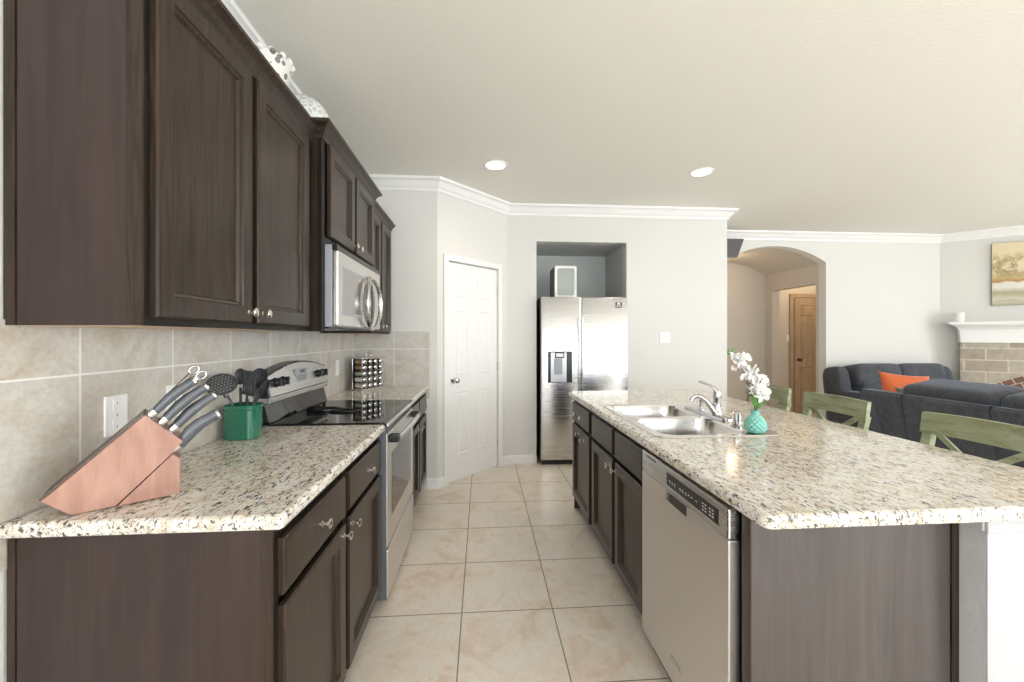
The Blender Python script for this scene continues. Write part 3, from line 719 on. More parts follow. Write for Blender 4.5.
def petal(mb, c, d, size, roll):
    d = Vector(d).normalized(); s_ = d.orthogonal().normalized(); s_.rotate(Matrix.Rotation(roll, 3, d)); nrm = d.cross(s_)
    rows_ = []
    for i, (l, wd, lift) in enumerate(((0, .2, 0), (.3, .85, .06), (.62, 1.15, .16), (.88, .85, .28), (1.0, .25, .34))):
        rows_.append([c + d*l*size + s_*wd*size*.5*x + nrm*size*(lift+.14*x*x*(1 if i else 0)) for x in (-1, -.5, 0, .5, 1)])
    top = [[mb.bm.verts.new(p) for p in r] for r in rows_]; bot = [[mb.bm.verts.new(p-nrm*.0012) for p in r] for r in rows_]
    for i in range(4):
        for j in range(4):
            mb.bm.faces.new((top[i][j], top[i][j+1], top[i+1][j+1], top[i+1][j])); mb.bm.faces.new((bot[i][j+1], bot[i][j], bot[i+1][j], bot[i+1][j+1]))
    for i in range(4):
        mb.bm.faces.new((top[i][0], top[i+1][0], bot[i+1][0], bot[i][0])); mb.bm.faces.new((top[i+1][4], top[i][4], bot[i][4], bot[i+1][4]))
    for j in range(4):
        mb.bm.faces.new((top[0][j+1], top[0][j], bot[0][j], bot[0][j+1])); mb.bm.faces.new((top[4][j], top[4][j+1], bot[4][j+1], bot[4][j]))
def flower(c, size, m='petal', face=None, npet=6):
    mb = MB(); f = Vector(face or (random.uniform(-.7, .7), -1, random.uniform(-.5, .7))).normalized(); a = f.orthogonal().normalized(); b = f.cross(a)
    for k in range(npet):
        an = 2*PI*k/npet+random.uniform(-.2, .2); d = a*math.cos(an)+b*math.sin(an)+f*.35
        petal(mb, Vector(c), d, size*random.uniform(.85, 1.15), random.uniform(-.3, .3))
    mb.sphere(Vector(c)+f*.006, size*.18, 1)
    return mb.build('flower', m, t, smooth=True)
for r, u, sz, mm in ((-.072, .318, .030, 'petal'), (-.050, .330, .027, 'petal'), (-.088, .300, .024, 'petalpink'), (-.040, .262, .028, 'petal'), (-.018, .272, .030, 'petal'), (-.002, .255, .030, 'petal'), (.018, .246, .028, 'petal'),
                     (.008, .212, .034, 'petal'), (.030, .205, .032, 'petal'), (.026, .176, .032, 'petal'), (.038, .155, .028, 'petal'), (-.015, .190, .020, 'petal'), (-.100, .345, .020, 'petal'), (.040, .235, .02, 'petal')):
    flower(bp(r*.92-.004, u, -.01+random.uniform(-.01, .015)), sz*1.12, mm)
def leafm(base, tip, wd):
    mb = MB(); base, tip = Vector(base), Vector(tip); d = tip-base; sd = d.cross(Vector((0, 1, 0))).normalized(); rings = []
    for k in range(6):
        f = k/5; w_ = wd*math.sin(PI*min(.97, f+.06))*.5+.0006; p = base+d*f+Vector((0, -1, 0))*(.25*f*(1-f)*d.length)
        rings.append([p-sd*w_, p+Vector((0, .0015, 0)), p+sd*w_, p-Vector((0, .0015, 0))])
    mb.loft(rings); return mb.build('leaf', 'leaf', t, smooth=True)
for b_, tp, wd in (((0, .11), (-.020, .165), .014), ((.004, .11), (.022, .18), .014), ((.002, .10), (.040, .150), .013), ((.0, .11), (.004, .185), .016), ((.004, .11), (-.012, .190), .012), ((-.112, .350), (-.128, .360), .012), ((-.108, .350), (-.098, .378), .012), ((-.115, .350), (-.118, .376), .010)):
    leafm(bp(*b_, -.005), bp(*tp, -.012), wd)

# ---------------------------------------------------------------- range
RY0, RY1 = 2.080, 2.844
t = thing('electric_range', 'stainless electric range with black glass cooktop and arched backguard', 'range', (-.8, 2.46, 0))
MB().box(XL+.03, -.510, RY0+.002, RY1-.002, .04, .905).build('body', 'darkgrey', t)
ct = MB().box(-1.035, -.478, RY0, RY1, .905, .921, bev=.004).build('cooktop', 'blackglass', t)
M['burner'] = mat('burner_print', (.05, .05, .052), .12)
for x, y, r in ((-.64, 2.28, .105), (-.64, 2.66, .085), (-.87, 2.28, .075), (-.87, 2.66, .095)):
    mb = MB(); mb.loft([[Vector((x+rr*math.cos(a), y+rr*math.sin(a), .9213)) for a in [2*PI*k/40 for k in range(40)]] for rr in (r, r-.003)], False, False); mb.build('burner_ring', 'burner', ct)
MB().box(-.4775, -.462, RY0, RY1, .898, .918, bev=.005).build('front_lip', 'steel', t)
# backguard
bg = MB().prism([(.921, -1.035), (1.022, -1.062), (1.022, -1.108), (.921, -1.108)], (0, 0, 0), (0,0,1), (1,0,0), (0,1,0), RY0+.004, RY1-.004, bev=.003).build('backguard', 'blackglass', t)
def archz(f): return 1.158+.050*math.sin(PI*min(1, max(0, f)))
def plate_arch(y0, y1, zlo, dz, x0, x1, name, m, par, x0t=None):
    n = 20; mb = MB(); ra = []; rb = []
    f0 = [k/n for k in range(n+1)]
    top = [(y0+(y1-y0)*f, archz(f)+dz) for f in f0]
    poly = [(y0, zlo)]+top+[(y1, zlo)]
    def xs(z, x): return x-(z-zlo)*.18
    r0 = [Vector((xs(z, x1), y, z)) for y, z in poly]; r1 = [Vector((xs(z, x0), y, z)) for y, z in poly]
    mb.loft([r0, r1]); return mb.build(name, m, par)
plate_arch(RY0+.003, RY1-.003, 1.045, .0, -1.098, -1.034, 'control_housing', 'blackplastic', bg)
cpn = plate_arch(RY0+.010, RY1-.010, 1.052, -.008, -1.036, -1.028, 'control_panel', 'steel', bg)
MB().box(-1.10, -1.03, RY0+.003, RY1-.003, 1.018, 1.047, bev=.004).build('vent_lip', 'steel', bg)
for y in (RY0+.075, RY0+.155, RY1-.155, RY1-.075):
    z = 1.115; x = -1.030-(z-1.05)*.18+.003
    kb = MB().lathe([(.026, 0), (.026, .003), (.020, .005), (.021, .016), (.017, .019), (0, .019)], (x, y, z), (1, 0, .18), 20).build('knob', 'blackplastic', bg, smooth='auto')
    MB().box(x+.018, x+.032, y-.005, y+.005, z-.018, z+.024, bev=.003).build('grip', 'blackplastic', kb)
mb = MB(); x = -1.030-.012
mb.prism([(2.395, 1.085), (2.515, 1.085), (2.53, 1.165), (2.38, 1.165)], (x, 0, 0), (0,1,0), (0,0,1), (1,0,0), -.004, .0055); dsp = mb.build('display', 'greyplastic', bg)
mb = MB()
for i in range(6):
    for j in range(3): mb.box(x+.005, x+.0062, 2.40+i*.018, 2.408+i*.018, 1.093+j*.014, 1.099+j*.014)
mb.box(x+.005, x+.0062, 2.43, 2.49, 1.142, 1.158); mb.build('display_marks', 'blackplastic', dsp)
MB().box(x+.004, x+.006, 2.44, 2.475, 1.062, 1.068).build('logo', 'greyplastic', bg)
# oven door, window, handle, drawer
DXO = -.470
MB().box(-.51, -.482, RY0+.006, RY1-.006, .825, .896).build('vent_panel', 'blackplastic', t)
od = MB().box(-.508, DXO, RY0+.004, RY1-.004, .295, .862, bev=.006).build('oven_door', 'steel_v', t)
MB().box(DXO-.002, DXO+.0015, RY0+.10, RY1-.10, .42, .745, bev=.001).build('oven_window', 'blackglass', od)
hz = .835
pts = [(DXO+.002, RY0+.035, hz-.006), (DXO+.040, RY0+.055, hz-.004), (DXO+.052, RY0+.12, hz), (DXO+.060, (RY0+RY1)/2, hz+.004), (DXO+.052, RY1-.12, hz), (DXO+.040, RY1-.055, hz-.004), (DXO+.002, RY1-.035, hz-.006)]
h = MB().tube(pts[1:-1], [.012, .0125, .014, .0125, .012], 12).build('oven_handle', 'steel', od, smooth='auto')
for s_, e_ in ((pts[0], pts[1]), (pts[-1], pts[-2])):
    MB().box(DXO, DXO+.052, e_[1]-.024, e_[1]+.024, hz-.022, hz+.018, bev=.008).build('handle_bracket', 'blackplastic', h)
MB().box(-.508, DXO+.004, RY0+.004, RY1-.004, .045, .283, bev=.006).build('storage_drawer', 'steel_v', t)
MB().box(-.511, -.474, RY0-.0005, RY0+.004, .04, .90).build('side_trim', 'darkgrey', t)
for y in (RY0+.05, RY1-.05):
    for x_ in (-1.02, -.56): MB().lathe([(.018, 0), (.018, .01), (.01, .012), (.01, .042)], (x_, y, 0), (0,0,1), 12).build('foot', 'blackplastic', t)
# black loop-handled tool on the glass
t = thing('kitchen_tongs', 'black utensil with an open loop handle lying on the glass cooktop', 'utensil', (-.80, 2.42, .922))
mb = MB(); L = []
for k in range(20):
    a = 2*PI*k/20; L.append((-.775+.075*math.cos(a)*(1), 2.405+.030*math.sin(a)*(1-.25*math.cos(a)), .927))
mb.tube(L+[L[0]], .0055, 8, cap=False)
mb.build('loop_handle', 'blackplastic', t, smooth=True)
mb = MB(); mb.tube([(-.85, 2.40, .927), (-.92, 2.405, .930), (-.99, 2.41, .93)], [.009, .012, .016], 8, flat=.5); mb.build('arm', 'blackplastic', t, smooth=True)
mb = MB(); mb.tube([(-.78, 2.44, .928), (-.86, 2.475, .932), (-.93, 2.47, .932), (-1.0, 2.46, .93)], [.006, .008, .011, .014], 8, flat=.5); mb.build('arm', 'blackplastic', t, smooth=True)

# ---------------------------------------------------------------- microwave
MX = -.700; MY0, MY1 = 2.066, 2.890
MY0, MY1 = 2.064, 2.888
t = thing('microwave_oven', 'stainless over-the-range microwave under the short-door cabinet', 'microwave', (-.9, 2.46, 1.39))
MB().box(-1.10, MX-.030, MY0, MY1, 1.395, 1.796, bev=.003).build('body', 'greyplastic', t)
MB().box(MX-.030, MX-.006, MY0, MY1, 1.772, 1.797).build('vent_grille', 'blackplastic', t)
hc = 2.615
dr_ = MB().box(MX-.030, MX, MY0, MY1-.004, 1.398, 1.770, bev=.008).build('door', 'steel_v', t)
M['mwglass'] = mat('microwave_window', (.30, .28, .26), .12, .55)
MB().box(MX-.001, MX+.0015, MY0+.055, 2.475, 1.455, 1.700, bev=.001).build('window_frame', 'greyplastic', dr_)
MB().box(MX+.001, MX+.0022, MY0+.070, 2.46, 1.472, 1.683).build('window', 'mwglass', dr_)
MB().loft([[Vector((MX+x_, hc+.132*math.cos(a), 1.55+.140*math.sin(a))) for a in [2*PI*q/28 for q in range(28)]] for x_ in (-.001, .0018)]).build('keypad', 'glassdoor', dr_)
MB().box(MX, MX+.006, hc-.014, hc+.014, 1.40, 1.70, bev=.002).build('divider_strip', 'steel', dr_)
for s_ in (-1, 1):
    pts = [(MX+.010+.022*math.sin(PI*k/14), hc+s_*.150*math.sin(PI*k/14), 1.550-.158*math.cos(PI*k/14)) for k in range(15)]
    MB().tube(pts, [.010+.004*math.sin(PI*k/14) for k in range(15)], 10).build('handle_bar', 'steel', dr_, smooth='auto')
MB().box(-1.05, MX-.05, MY0+.02, MY1-.02, 1.386, 1.395).build('filter_panel', 'blackplastic', t)

# ---------------------------------------------------------------- knife block and knives
KA = math.radians(34.97)
kb = thing('knife_block', 'copper-brown wooden knife block leaning at the near end of the left counter', 'knife block', (-.986, 1.063, .9145), KA)
KT = .115
F = .226
poly_main = [(-.049, .046), (.001, .0), (.078, .003), (.187, .116), (.211, .146), (.132, .226)]
mb = MB(); mb.prism(poly_main, (0,0,0), (1,0,0), (0,0,1), (0,1,0), 0, KT, bev=.002); mb.build('body', 'block', kb, world=False)
mb = MB(); mb.prism([(.080, .001), (.204, .004), (.205, .099), (.1885, .1145)], (0,0,0), (1,0,0), (0,0,1), (0,1,0), .001, KT-.001, bev=.002); mb.build('front_wedge', 'block', kb, world=False)
mb = MB()
dA = Vector((.132+.049, 0, .226-.046)).normalized(); nA = Vector((-dA.z, 0, dA.x))
mb.prism([(-.0495+nA.x*.0005, .0465+nA.z*.0005), (.132+nA.x*.0005, .2265), (.132+nA.x*.004, .2265+nA.z*.004), (-.049+nA.x*.004, .0465+nA.z*.004)], (0,0,0), (1,0,0), (0,0,1), (0,1,0), 0, KT); mb.build('dark_back', 'block_top', kb, world=False)
mb = MB()
for x_ in (.02, .19):
    for y_ in (.015, KT-.015): mb.lathe([(.006, -.0), (.006, .004)], (x_, y_, -.0005), (0,0,1), 10)
mb.build('foot', 'white_plastic', kb, world=False)
RK = Matrix.Translation(kb.location) @ Matrix.Rotation(KA, 4, 'Z')
fd = Vector((.211-.132, 0, .146-.226))     # slotted face direction
def knife(f, yy, length, r, label, curve=.004, name='kitchen_knife', off=0):
    p0 = Vector((.132, yy, .226))+fd*f; d = Vector((.722, 0, .692)); 
    if off: p0 = Vector((.1885, yy, .1185))
    nrm = Vector((-d.z, 0, d.x))
    base = RK @ p0
    k = thing(name, label, 'knife', base, KA, 'knives in the wooden block')
    L = length*.90
    c = lambda s, a=0: d*(L*s)+nrm*(a*curve)
    MB().tube([c(.0), c(.05), c(.14)], [r*.75, r*.85, r*.95], 10, flat=.62, up=nrm).build('bolster', 'chrome', k, smooth='auto', world=False)
    MB().tube([c(.14), c(.25, .3), c(.45, .9), (c(.65, .8)), c(.82, .1), c(.95, -.6)], [r*.92, r*.96, r*1.15, r*1.1, r*1.02, r*1.08], 12, flat=.62, up=nrm).build('handle', 'handle_dark', k, smooth='auto', world=False)
    MB().tube([c(.951, -.6), c(.99, -.8)], [r*1.08, r*.95], 12, flat=.62, up=nrm).build('end_cap', 'chrome', k, smooth='auto', world=False)
    return k
rowsK = [(.10, .018, .150, 'charcoal-handled knife in the top row of the block, nearest the viewer'),
         (.10, .045, .156, 'charcoal-handled knife in the top row of the block, second from the viewer'),
         (.38, .016, .158, 'charcoal-handled knife in the middle row of the block, front edge'),
         (.38, .040, .150, 'charcoal-handled knife in the middle row of the block, second in'),
         (.38, .064, .142, 'charcoal-handled knife in the middle row of the block, third in'),
         (.66, .016, .152, 'charcoal-handled knife in the lower row of the block, front edge'),
         (.66, .040, .140, 'charcoal-handled knife in the lower row of the block, second in'),
         (.66, .064, .130, 'charcoal-handled knife in the lower row of the block, third in')]
for f, yy, L, lb in rowsK: knife(f, yy, L, .0105, lb)
kk = knife(1.0, .022, .155, .0150, 'big charcoal-handled carving knife set lowest in the block, over the front wedge', .008, off=1)
# shears
p0 = RK @ (Vector((.132, .085, .226))+fd*.10)
k = thing('kitchen_shears', 'steel-looped kitchen shears standing at the back of the knife block', 'scissors', p0, KA)
d = Vector((.70, 0, .714)); nrm = Vector((-d.z, 0, d.x))
for s_ in (-1, 1):
    pts = [d*(.150+.013*math.cos(a)) + nrm*(s_*.012+.010*math.sin(a)) for a in [2*PI*q/18 for q in range(19)]]
    MB().tube(pts, .003, 8, cap=False).build('finger_loop', 'chrome', k, smooth=True, world=False)
    MB().tube([d*0.0+nrm*(.002*s_), d*.138+nrm*(s_*.010)], [.005, .005], 8).build('blade_arm', 'chrome', k, smooth=True, world=False)

# ---------------------------------------------------------------- crock and utensils
CX, CY, CZ = -1.020, 1.842, .9145
def ell(a, b, z, n=40, e=.62):
    pts = []
    for k in range(n):
        t_ = 2*PI*k/n; c_, s_ = math.cos(t_), math.sin(t_)
        pts.append(Vector((CX+a*math.copysign(abs(c_)**e, c_), CY+b*math.copysign(abs(s_)**e, s_), CZ+z)))
    return pts
mb = MB(); mb.loft([ell(.062, .052, 0), ell(.066, .056, .004), ell(.066, .056, .122), ell(.070, .060, .127), ell(.070, .060, .140), ell(.066, .056, .144), ell(.061, .051, .142), ell(.060, .050, .02)])
tag(mb.build('utensil_crock', 'green', smooth='auto'), 'dark green glazed ceramic crock full of cooking utensils on the left counter', 'crock')
def uten(name, label, base, top, head):
    base = Vector((CX+base[0], CY+base[1], CZ+.03)); top = Vector((CX, CY, CZ))+RGT*top[0]+Vector((0, 1, 0))*top[2]+UPV*top[1]
    k = thing(name, label, 'utensil', base)
    d = (top-base).normalized(); L = (top-base).length
    MB().tube([base, base+d*L*.5, base+d*(L-.02)], [.005, .0065, .0055], 8, flat=.7).build('handle', 'utensil', k, smooth=True)
    side = d.cross(Vector((0, 1, 0))).normalized(); nrm = side.cross(d)
    R = Matrix((side, nrm, d)).transposed().to_4x4()
    R = Matrix.Translation(top) @ R
    head(k, R, d)
    return k
def disc_holes(k, R, d):
    mb = MB(); r = .055; e = []
    n = 40
    for zoff in (0,):
        outer = [Vector((r*math.cos(a), 0, r*.9*math.sin(a)+.035)) for a in [2*PI*q/n for q in range(n)]]
        rings = []
        for i in range(-5, 6):
            for j in range(-5, 6):
                x, z = (i+(j % 2)*.5)*.0115, j*.0115
                if (x/(r-.010))**2+(z/(r*.9-.010))**2 < 1: rings.append([Vector((x+.0035*math.cos(a), 0, z+.035+.0035*math.sin(a))) for a in [2*PI*q/6 for q in range(6)]])
        ed = []
        for ring in [outer]+rings:
            vs = [mb.bm.verts.new(p) for p in ring]
            for i in range(len(vs)): ed.append(mb.bm.edges.new((vs[i], vs[(i+1) % len(vs)])))
        bmesh.ops.triangle_fill(mb.bm, edges=ed, use_beauty=True)
        # shallow dish then thickness
        g = bmesh.ops.extrude_face_region(mb.bm, geom=mb.bm.faces[:])
        for v in [x for x in g['geom'] if isinstance(x, bmesh.types.BMVert)]: v.co.y += .003
        for v in mb.bm.verts: v.co.y += .012*(1-(v.co.x**2+(v.co.z-.035)**2)/r**2)
    b = mb.bm; b.transform(R @ Matrix.Rotation(-.45, 4, 'Z')); mb.build('skimmer_head', 'utensil', k)
    MB().tube([R @ Vector((.012, 0, -.03)), R @ Vector((.012, 0, 0))], .004, 6).build('neck', 'utensil', k)
def spoon(a, b, depth=.012, solid=True):
    def f(k, R, d):
        mb = MB(); n = 24; rings = []
        for t_, y_ in ((1, 0), (.97, .003), (.7, depth*.8), (.35, depth), (.05, depth*1.05)): rings.append([Vector((a*t_*math.cos(q), y_, b*t_*math.sin(q)+b*.8)) for q in [2*PI*i/n for i in range(n)]])
        for t_, y_ in ((.05, depth*1.05-.003), (.35, depth-.003), (.7, depth*.8-.003), (.96, -.001)): rings.append([Vector((a*t_*math.cos(q), y_, b*t_*math.sin(q)+b*.8)) for q in [2*PI*i/n for i in range(n)]])
        mb.loft(rings, False, False); mb.bm.transform(R); mb.build('spoon_bowl', 'utensil', k, smooth=True)
    return f
def turner(k, R, d):
    mb = MB(); w_ = .036
    for i in range(6): x = -w_+i*2*w_/5; mb.box(x-.0045, x+.0045, -.0015, .0015, 0.004, .092)
    mb.box(-w_-.004, w_+.004, -.0015, .0015, -.004, .010); mb.box(-w_-.004, w_+.004, -.0015, .0015, .086, .100)
    mb.bm.transform(R @ Matrix.Rotation(.5, 4, 'Z')); mb.build('turner_blade', 'utensil', k)
uten('slotted_skimmer', 'round perforated dark skimmer leaning left out of the green crock', (-.005, .025, 0), (-.022, .208, -.090), disc_holes)
uten('serving_spoon', 'dark oval spoon behind the perforated skimmer in the crock', (-.02, .02, 0), (-.040, .228, .045), spoon(.026, .036))
uten('soup_ladle', 'dark ladle with round bowl standing in the middle of the crock', (-.005, .015, 0), (-.006, .222, .045), spoon(.032, .034, .025))
uten('slotted_turner', 'dark slotted turner standing upright at the centre right of the crock', (.01, -.01, 0), (.026, .185, -.01), turner)
uten('basting_spoon', 'dark spoon rising behind the slotted turner in the crock', (.015, .02, 0), (.036, .232, .05), spoon(.034, .034, .014))
uten('pasta_server', 'dark narrow spoon leaning far right out of the crock', (-.02, .012, 0), (.062, .175, .012), spoon(.018, .045, .014))
uten('mixing_spoon', 'small dark spoon leaning right over the crock rim, low beside the range', (-.015, .0, 0), (.062, .168, -.02), spoon(.018, .030, .01))

# ---------------------------------------------------------------- spice rack
SA = math.radians(56); SP = Vector((-.955, 3.36, .9145)); SW, SD, SH = .225, .115, .268
t = thing('spice_rack', 'chrome countertop rack holding rows of spice jars beyond the range', 'spice rack', SP, SA)
MB().box(-.008, SW+.008, -.008, SD+.008, 0, .014, bev=.004).build('base', 'steel', t, world=False)
MB().box(-.008, SW+.008, -.008, SD+.008, SH-.014, SH, bev=.004).build('top', 'steel', t, world=False)
mb = MB()
for x_ in (0, SW):
    for y_ in (0, SD): mb.tube([(x_, y_, .014), (x_, y_, SH-.014)], .003, 8)
mb.build('post', 'chrome', t, world=False)
mb = MB()
for j in range(1, 5): mb.box(.002, SW-.002, .02, SD-.004, .014+j*.048-.0015, .014+j*.048)
mb.build('shelf', 'blackplastic', t, world=False)
MB().box(.002, SW-.002, SD-.006, SD-.003, .014, SH-.014).build('back_panel', 'blackplastic', t, world=False)
MB().tube([(SW/2+.022*math.cos(a), SD/2, SH+.012+.022*math.sin(a)) for a in [-.5+ (PI+1)*k/12 for k in range(13)]], .003, 8).build('carry_ring', 'chrome', t, world=False, smooth=True)
RS = Matrix.Translation(SP) @ Matrix.Rotation(SA, 4, 'Z')
sp_cols = [(.30, .20, .10), (.24, .17, .08), (.30, .33, .24), (.75, .70, .55), (.62, .55, .40)]
rown = ['top row', 'second row', 'middle row', 'fourth row', 'bottom row']; coln = ['nearest column', 'second column', 'third column', 'farthest column']
for j in range(5):
    M['sp%d' % j] = mat('spice_fill', sp_cols[j], .25, coat=.6)
    for i in range(4):
        p = RS @ Vector((.030+i*.055, .004, .014+(4-j)*.048+.0235))
        jar = thing('spice_jar', 'chrome-capped spice jar in the %s, %s of the rack' % (rown[j], coln[i]), 'jar', p, SA, 'jars in the spice rack')
        MB().lathe([(.017, .018), (.0215, .026), (.0215, .095), (.018, .098), (0, .098)], (0,0,0), (0,1,0), 14).build('glass', 'sp%d' % j, jar, world=False, smooth='auto')
        MB().lathe([(0, -.004), (.015, -.004), (.0185, -.002), (.019, .018), (0, .018)], (0,0,0), (0,1,0), 14).build('lid', 'chrome', jar, world=False, smooth='auto')

# ---------------------------------------------------------------- outlets and switches
def plate_x(x, y, z, w_, h_, label, kind):
    t = thing('wall_outlet' if kind == 'outlet' else 'light_switch', label, 'outlet' if kind == 'outlet' else 'switch', (x, y, z))
    MB().box(x, x+.006, y-w_/2, y+w_/2, z-h_/2, z+h_/2, bev=.002).build('cover_plate', 'white_plastic', t)
    mb = MB()
    for dz in (-.030, .030): MB().box(x+.0055, x+.0075, y-.014, y+.014, z+dz-.018, z+dz+.018, bev=.001).build('socket', 'white_plastic', t)
    mb = MB()
    for dz in (-.036, 0, .036): mb.box(x+.0062, x+.0082, y-.0015, y+.0015, z+dz-.004, z+dz+.004)
    mb.build('slot', 'greyplastic', t)
plate_x(XL+.008, 1.333, 1.108, .078, .120, 'white outlet plate on the tile above the knife block', 'outlet')
plate_x(XL+.008, 1.570, 1.115, .072, .115, 'white outlet plate on the tile half hidden behind the knife handles', 'outlet')
plate_x(XL+.008, 3.25, 1.110, .072, .118, 'white outlet plate on the tile between range and spice rack', 'outlet')
def plate_y(x, y, z, w_, h_, label):
    t = thing('light_switch', label, 'switch', (x, y, z))
    MB().box(x-w_/2, x+w_/2, y-.006, y, z-h_/2, z+h_/2, bev=.002).build('cover_plate', 'white_plastic', t)
    mb = MB()
    for dx in (-.023, .023) if w_ > .1 else (0,): mb.box(x+dx-.005, x+dx+.005, y-.014, y-.005, z-.010, z+.012, bev=.002)
    mb.build('toggle', 'white_plastic', t)
plate_y(1.990, YB, 1.343, .115, .118, 'white double switch plate on the plain wall right of the fridge')
plate_y(5.385, 6.9, 1.33, .075, .118, 'small white switch plate beside the honey wood door in the hall')

# ---------------------------------------------------------------- fridge
t = thing('refrigerator', 'stainless side-by-side refrigerator with ice dispenser in the wall niche', 'refrigerator', (1.075, 4.7, 0))
FX0, FX1, FY = .612, 1.540, 4.272; SP_ = 1.035
MB().box(FX0, FX1, FY+.075, 5.08, .03, 1.765, bev=.004).build('cabinet', 'blackplastic', t)
fzr = MB().box(FX0, SP_-.010, FY, FY+.066, .055, 1.768, bev=.012).build('freezer_door', 'steel', t, smooth='auto')
ref = MB().box(SP_+.010, FX1, FY, FY+.066, .055, 1.768, bev=.012).build('fresh_food_door', 'steel', t, smooth='auto')
MB().box(SP_-.010, SP_+.010, FY+.03, FY+.07, .055, 1.765).build('gasket', 'steel', t)
for x_, par in ((SP_-.024, fzr), (SP_+.016, ref)):
    MB().box(x_-.006, x_+.012, FY-.012, FY+.001, .45, 1.55, bev=.004).build('door_handle', 'steel', par)
M['dispanel'] = mat('dispenser_silver', (.62, .65, .69), .3, .4)
dp = MB().box(.683, .940, FY-.006, FY+.001, .868, 1.196, bev=.003).build('dispenser', 'blackplastic', fzr)
MB().box(.712, .880, FY-.012, FY-.006, .875, 1.185, bev=.003).build('dispenser_frame', 'dispanel', dp)
MB().box(.745, .835, FY-.0135, FY-.012, .955, 1.120).build('dispenser_well', 'greyplastic', dp)
MB().box(.757, .855, FY-.020, FY-.0125, 1.125, 1.185, bev=.006).build('control_pad', 'blackplastic', dp)
MB().box(.768, .842, FY-.021, FY-.0195, 1.138, 1.175, bev=.0005).build('control_window', 'white_plastic', dp)
MB().box(FX0+.02, FX1-.02, FY+.03, FY+.07, .005, .05).build('kick_grille', 'blackplastic', t)
st = MB().box(1.405, 1.475, FY-.0015, FY+.0, 1.655, 1.715).build('badge', 'blackplastic', ref)
mb = MB(); mb.box(1.425, 1.455, FY-.0022, FY-.001, 1.690, 1.708); mb.box(1.412, 1.468, FY-.0022, FY-.001, 1.676, 1.680); mb.box(1.412, 1.468, FY-.0022, FY-.001, 1.664, 1.668); mb.build('badge_marks', 'white_plastic', st)
MB().box(1.38, 1.47, FY-.0012, FY, 1.738, 1.744).build('logo', 'greyplastic', ref)
for x_ in (FX0+.06, FX1-.06): MB().box(x_-.03, x_+.03, FY+.09, FY+.15, 1.765, 1.783, bev=.004).build('hinge_cover', 'greyplastic', t)
# glass fronted box on top
bx0, bx1, by0, by1, bz = .780, 1.020, 4.405, 4.72, 1.7665
t = thing('display_box', 'small white-framed box with a glass front standing on the refrigerator', 'box', ((bx0+bx1)/2, (by0+by1)/2, bz))
M['boxgrey'] = mat('grey_box_shell', (.20, .19, .16), .5)
mb = MB(); mb.box(bx0, bx0+.012, by0+.02, by1, bz, bz+.345); mb.box(bx1-.012, bx1, by0+.02, by1, bz, bz+.345); mb.box(bx0+.012, bx1-.012, by0+.02, by1, bz, bz+.012); mb.box(bx0+.012, bx1-.012, by0+.02, by1, bz+.333, bz+.345); mb.box(bx0+.012, bx1-.012, by1-.01, by1, bz+.012, bz+.333); mb.build('shell', 'boxgrey', t)
def ringxz(x0, x1, z0, z1, r, y): return [Vector((p.x, y, p.y)) for p in rrect(x0, x1, z0, z1, r, 0)]
z0, z1 = bz, bz+.350
mb = MB(); mb.loft([ringxz(bx0+.030, bx1-.030, z0+.032, z1-.030, .02, by0+.02), ringxz(bx0, bx1, z0, z1, .02, by0+.02), ringxz(bx0, bx1, z0, z1, .02, by0+.004), ringxz(bx0+.004, bx1-.004, z0+.004, z1-.004, .018, by0), ringxz(bx0+.026, bx1-.026, z0+.028, z1-.026, .02, by0), ringxz(bx0+.030, bx1-.030, z0+.032, z1-.030, .02, by0+.02)], False, False); mb.build('front_frame', 'white_plastic', t, smooth='auto')
M['boxglass'] = mat('smoky_glass', (.36, .40, .37), .08, .0, .6, coat=.6)
MB().box(bx0+.028, bx1-.028, by0+.010, by0+.013, z0+.030, z1-.028).build('glass_pane', 'boxglass', t)
MB().box(bx0+.04, bx1-.05, by0+.06, by0+.2, z0+.22, z0+.235).build('inner_shelf', 'white_plastic', t)
MB().box(bx1-.012, bx1-.002, by0-.008, by0, z0+.085, z0+.25, bev=.003).build('latch', 'white_plastic', t)

# ---------------------------------------------------------------- recessed ceiling lights
def can(x, y, label):
    t = thing('recessed_light', label, 'ceiling light', (x, y, CEIL), group='recessed ceiling lights')
    n = 32; mb = MB()
    ring = lambda r, z: [Vector((x+r*math.cos(a), y+r*math.sin(a), z)) for a in [2*PI*q/n for q in range(n)]]
    mb.loft([ring(.098, CEIL-.0005), ring(.096, CEIL-.006), ring(.080, CEIL-.008), ring(.076, CEIL-.003)], False, False); mb.build('trim_ring', 'trim', t, smooth='auto')
    mb = MB(); mb.lathe([(0, -.002), (.078, -.002), (.078, -.0045), (.04, -.0075), (0, -.008)], (x, y, CEIL), (0,0,1), 28); mb.build('lens', 'bulb', t, smooth=True)
    l = bpy.data.lights.new('downlight', 'SPOT'); l.energy = 13; l.color = (1, .82, .64); l.spot_size = 2.6; l.spot_blend = .8; l.shadow_soft_size = .16
    o = bpy.data.objects.new('downlight', l); COL.objects.link(o); o.location = (x, y, CEIL-.03)
can(.107, 3.36, 'round recessed ceiling light above the pantry door corner')
can(1.855, 3.375, 'round recessed ceiling light over the wall right of the fridge')
# warm lamp in the back hall and in the passage
for loc, e in (((5.55, 6.2, 2.6), 14), ((3.7, 5.95, 2.35), 3)):
    l = bpy.data.lights.new('hall_lamp', 'POINT'); l.energy = e; l.color = (1, .80, .55); l.shadow_soft_size = .12
    o = bpy.data.objects.new('hall_lamp', l); COL.objects.link(o); o.location = loc

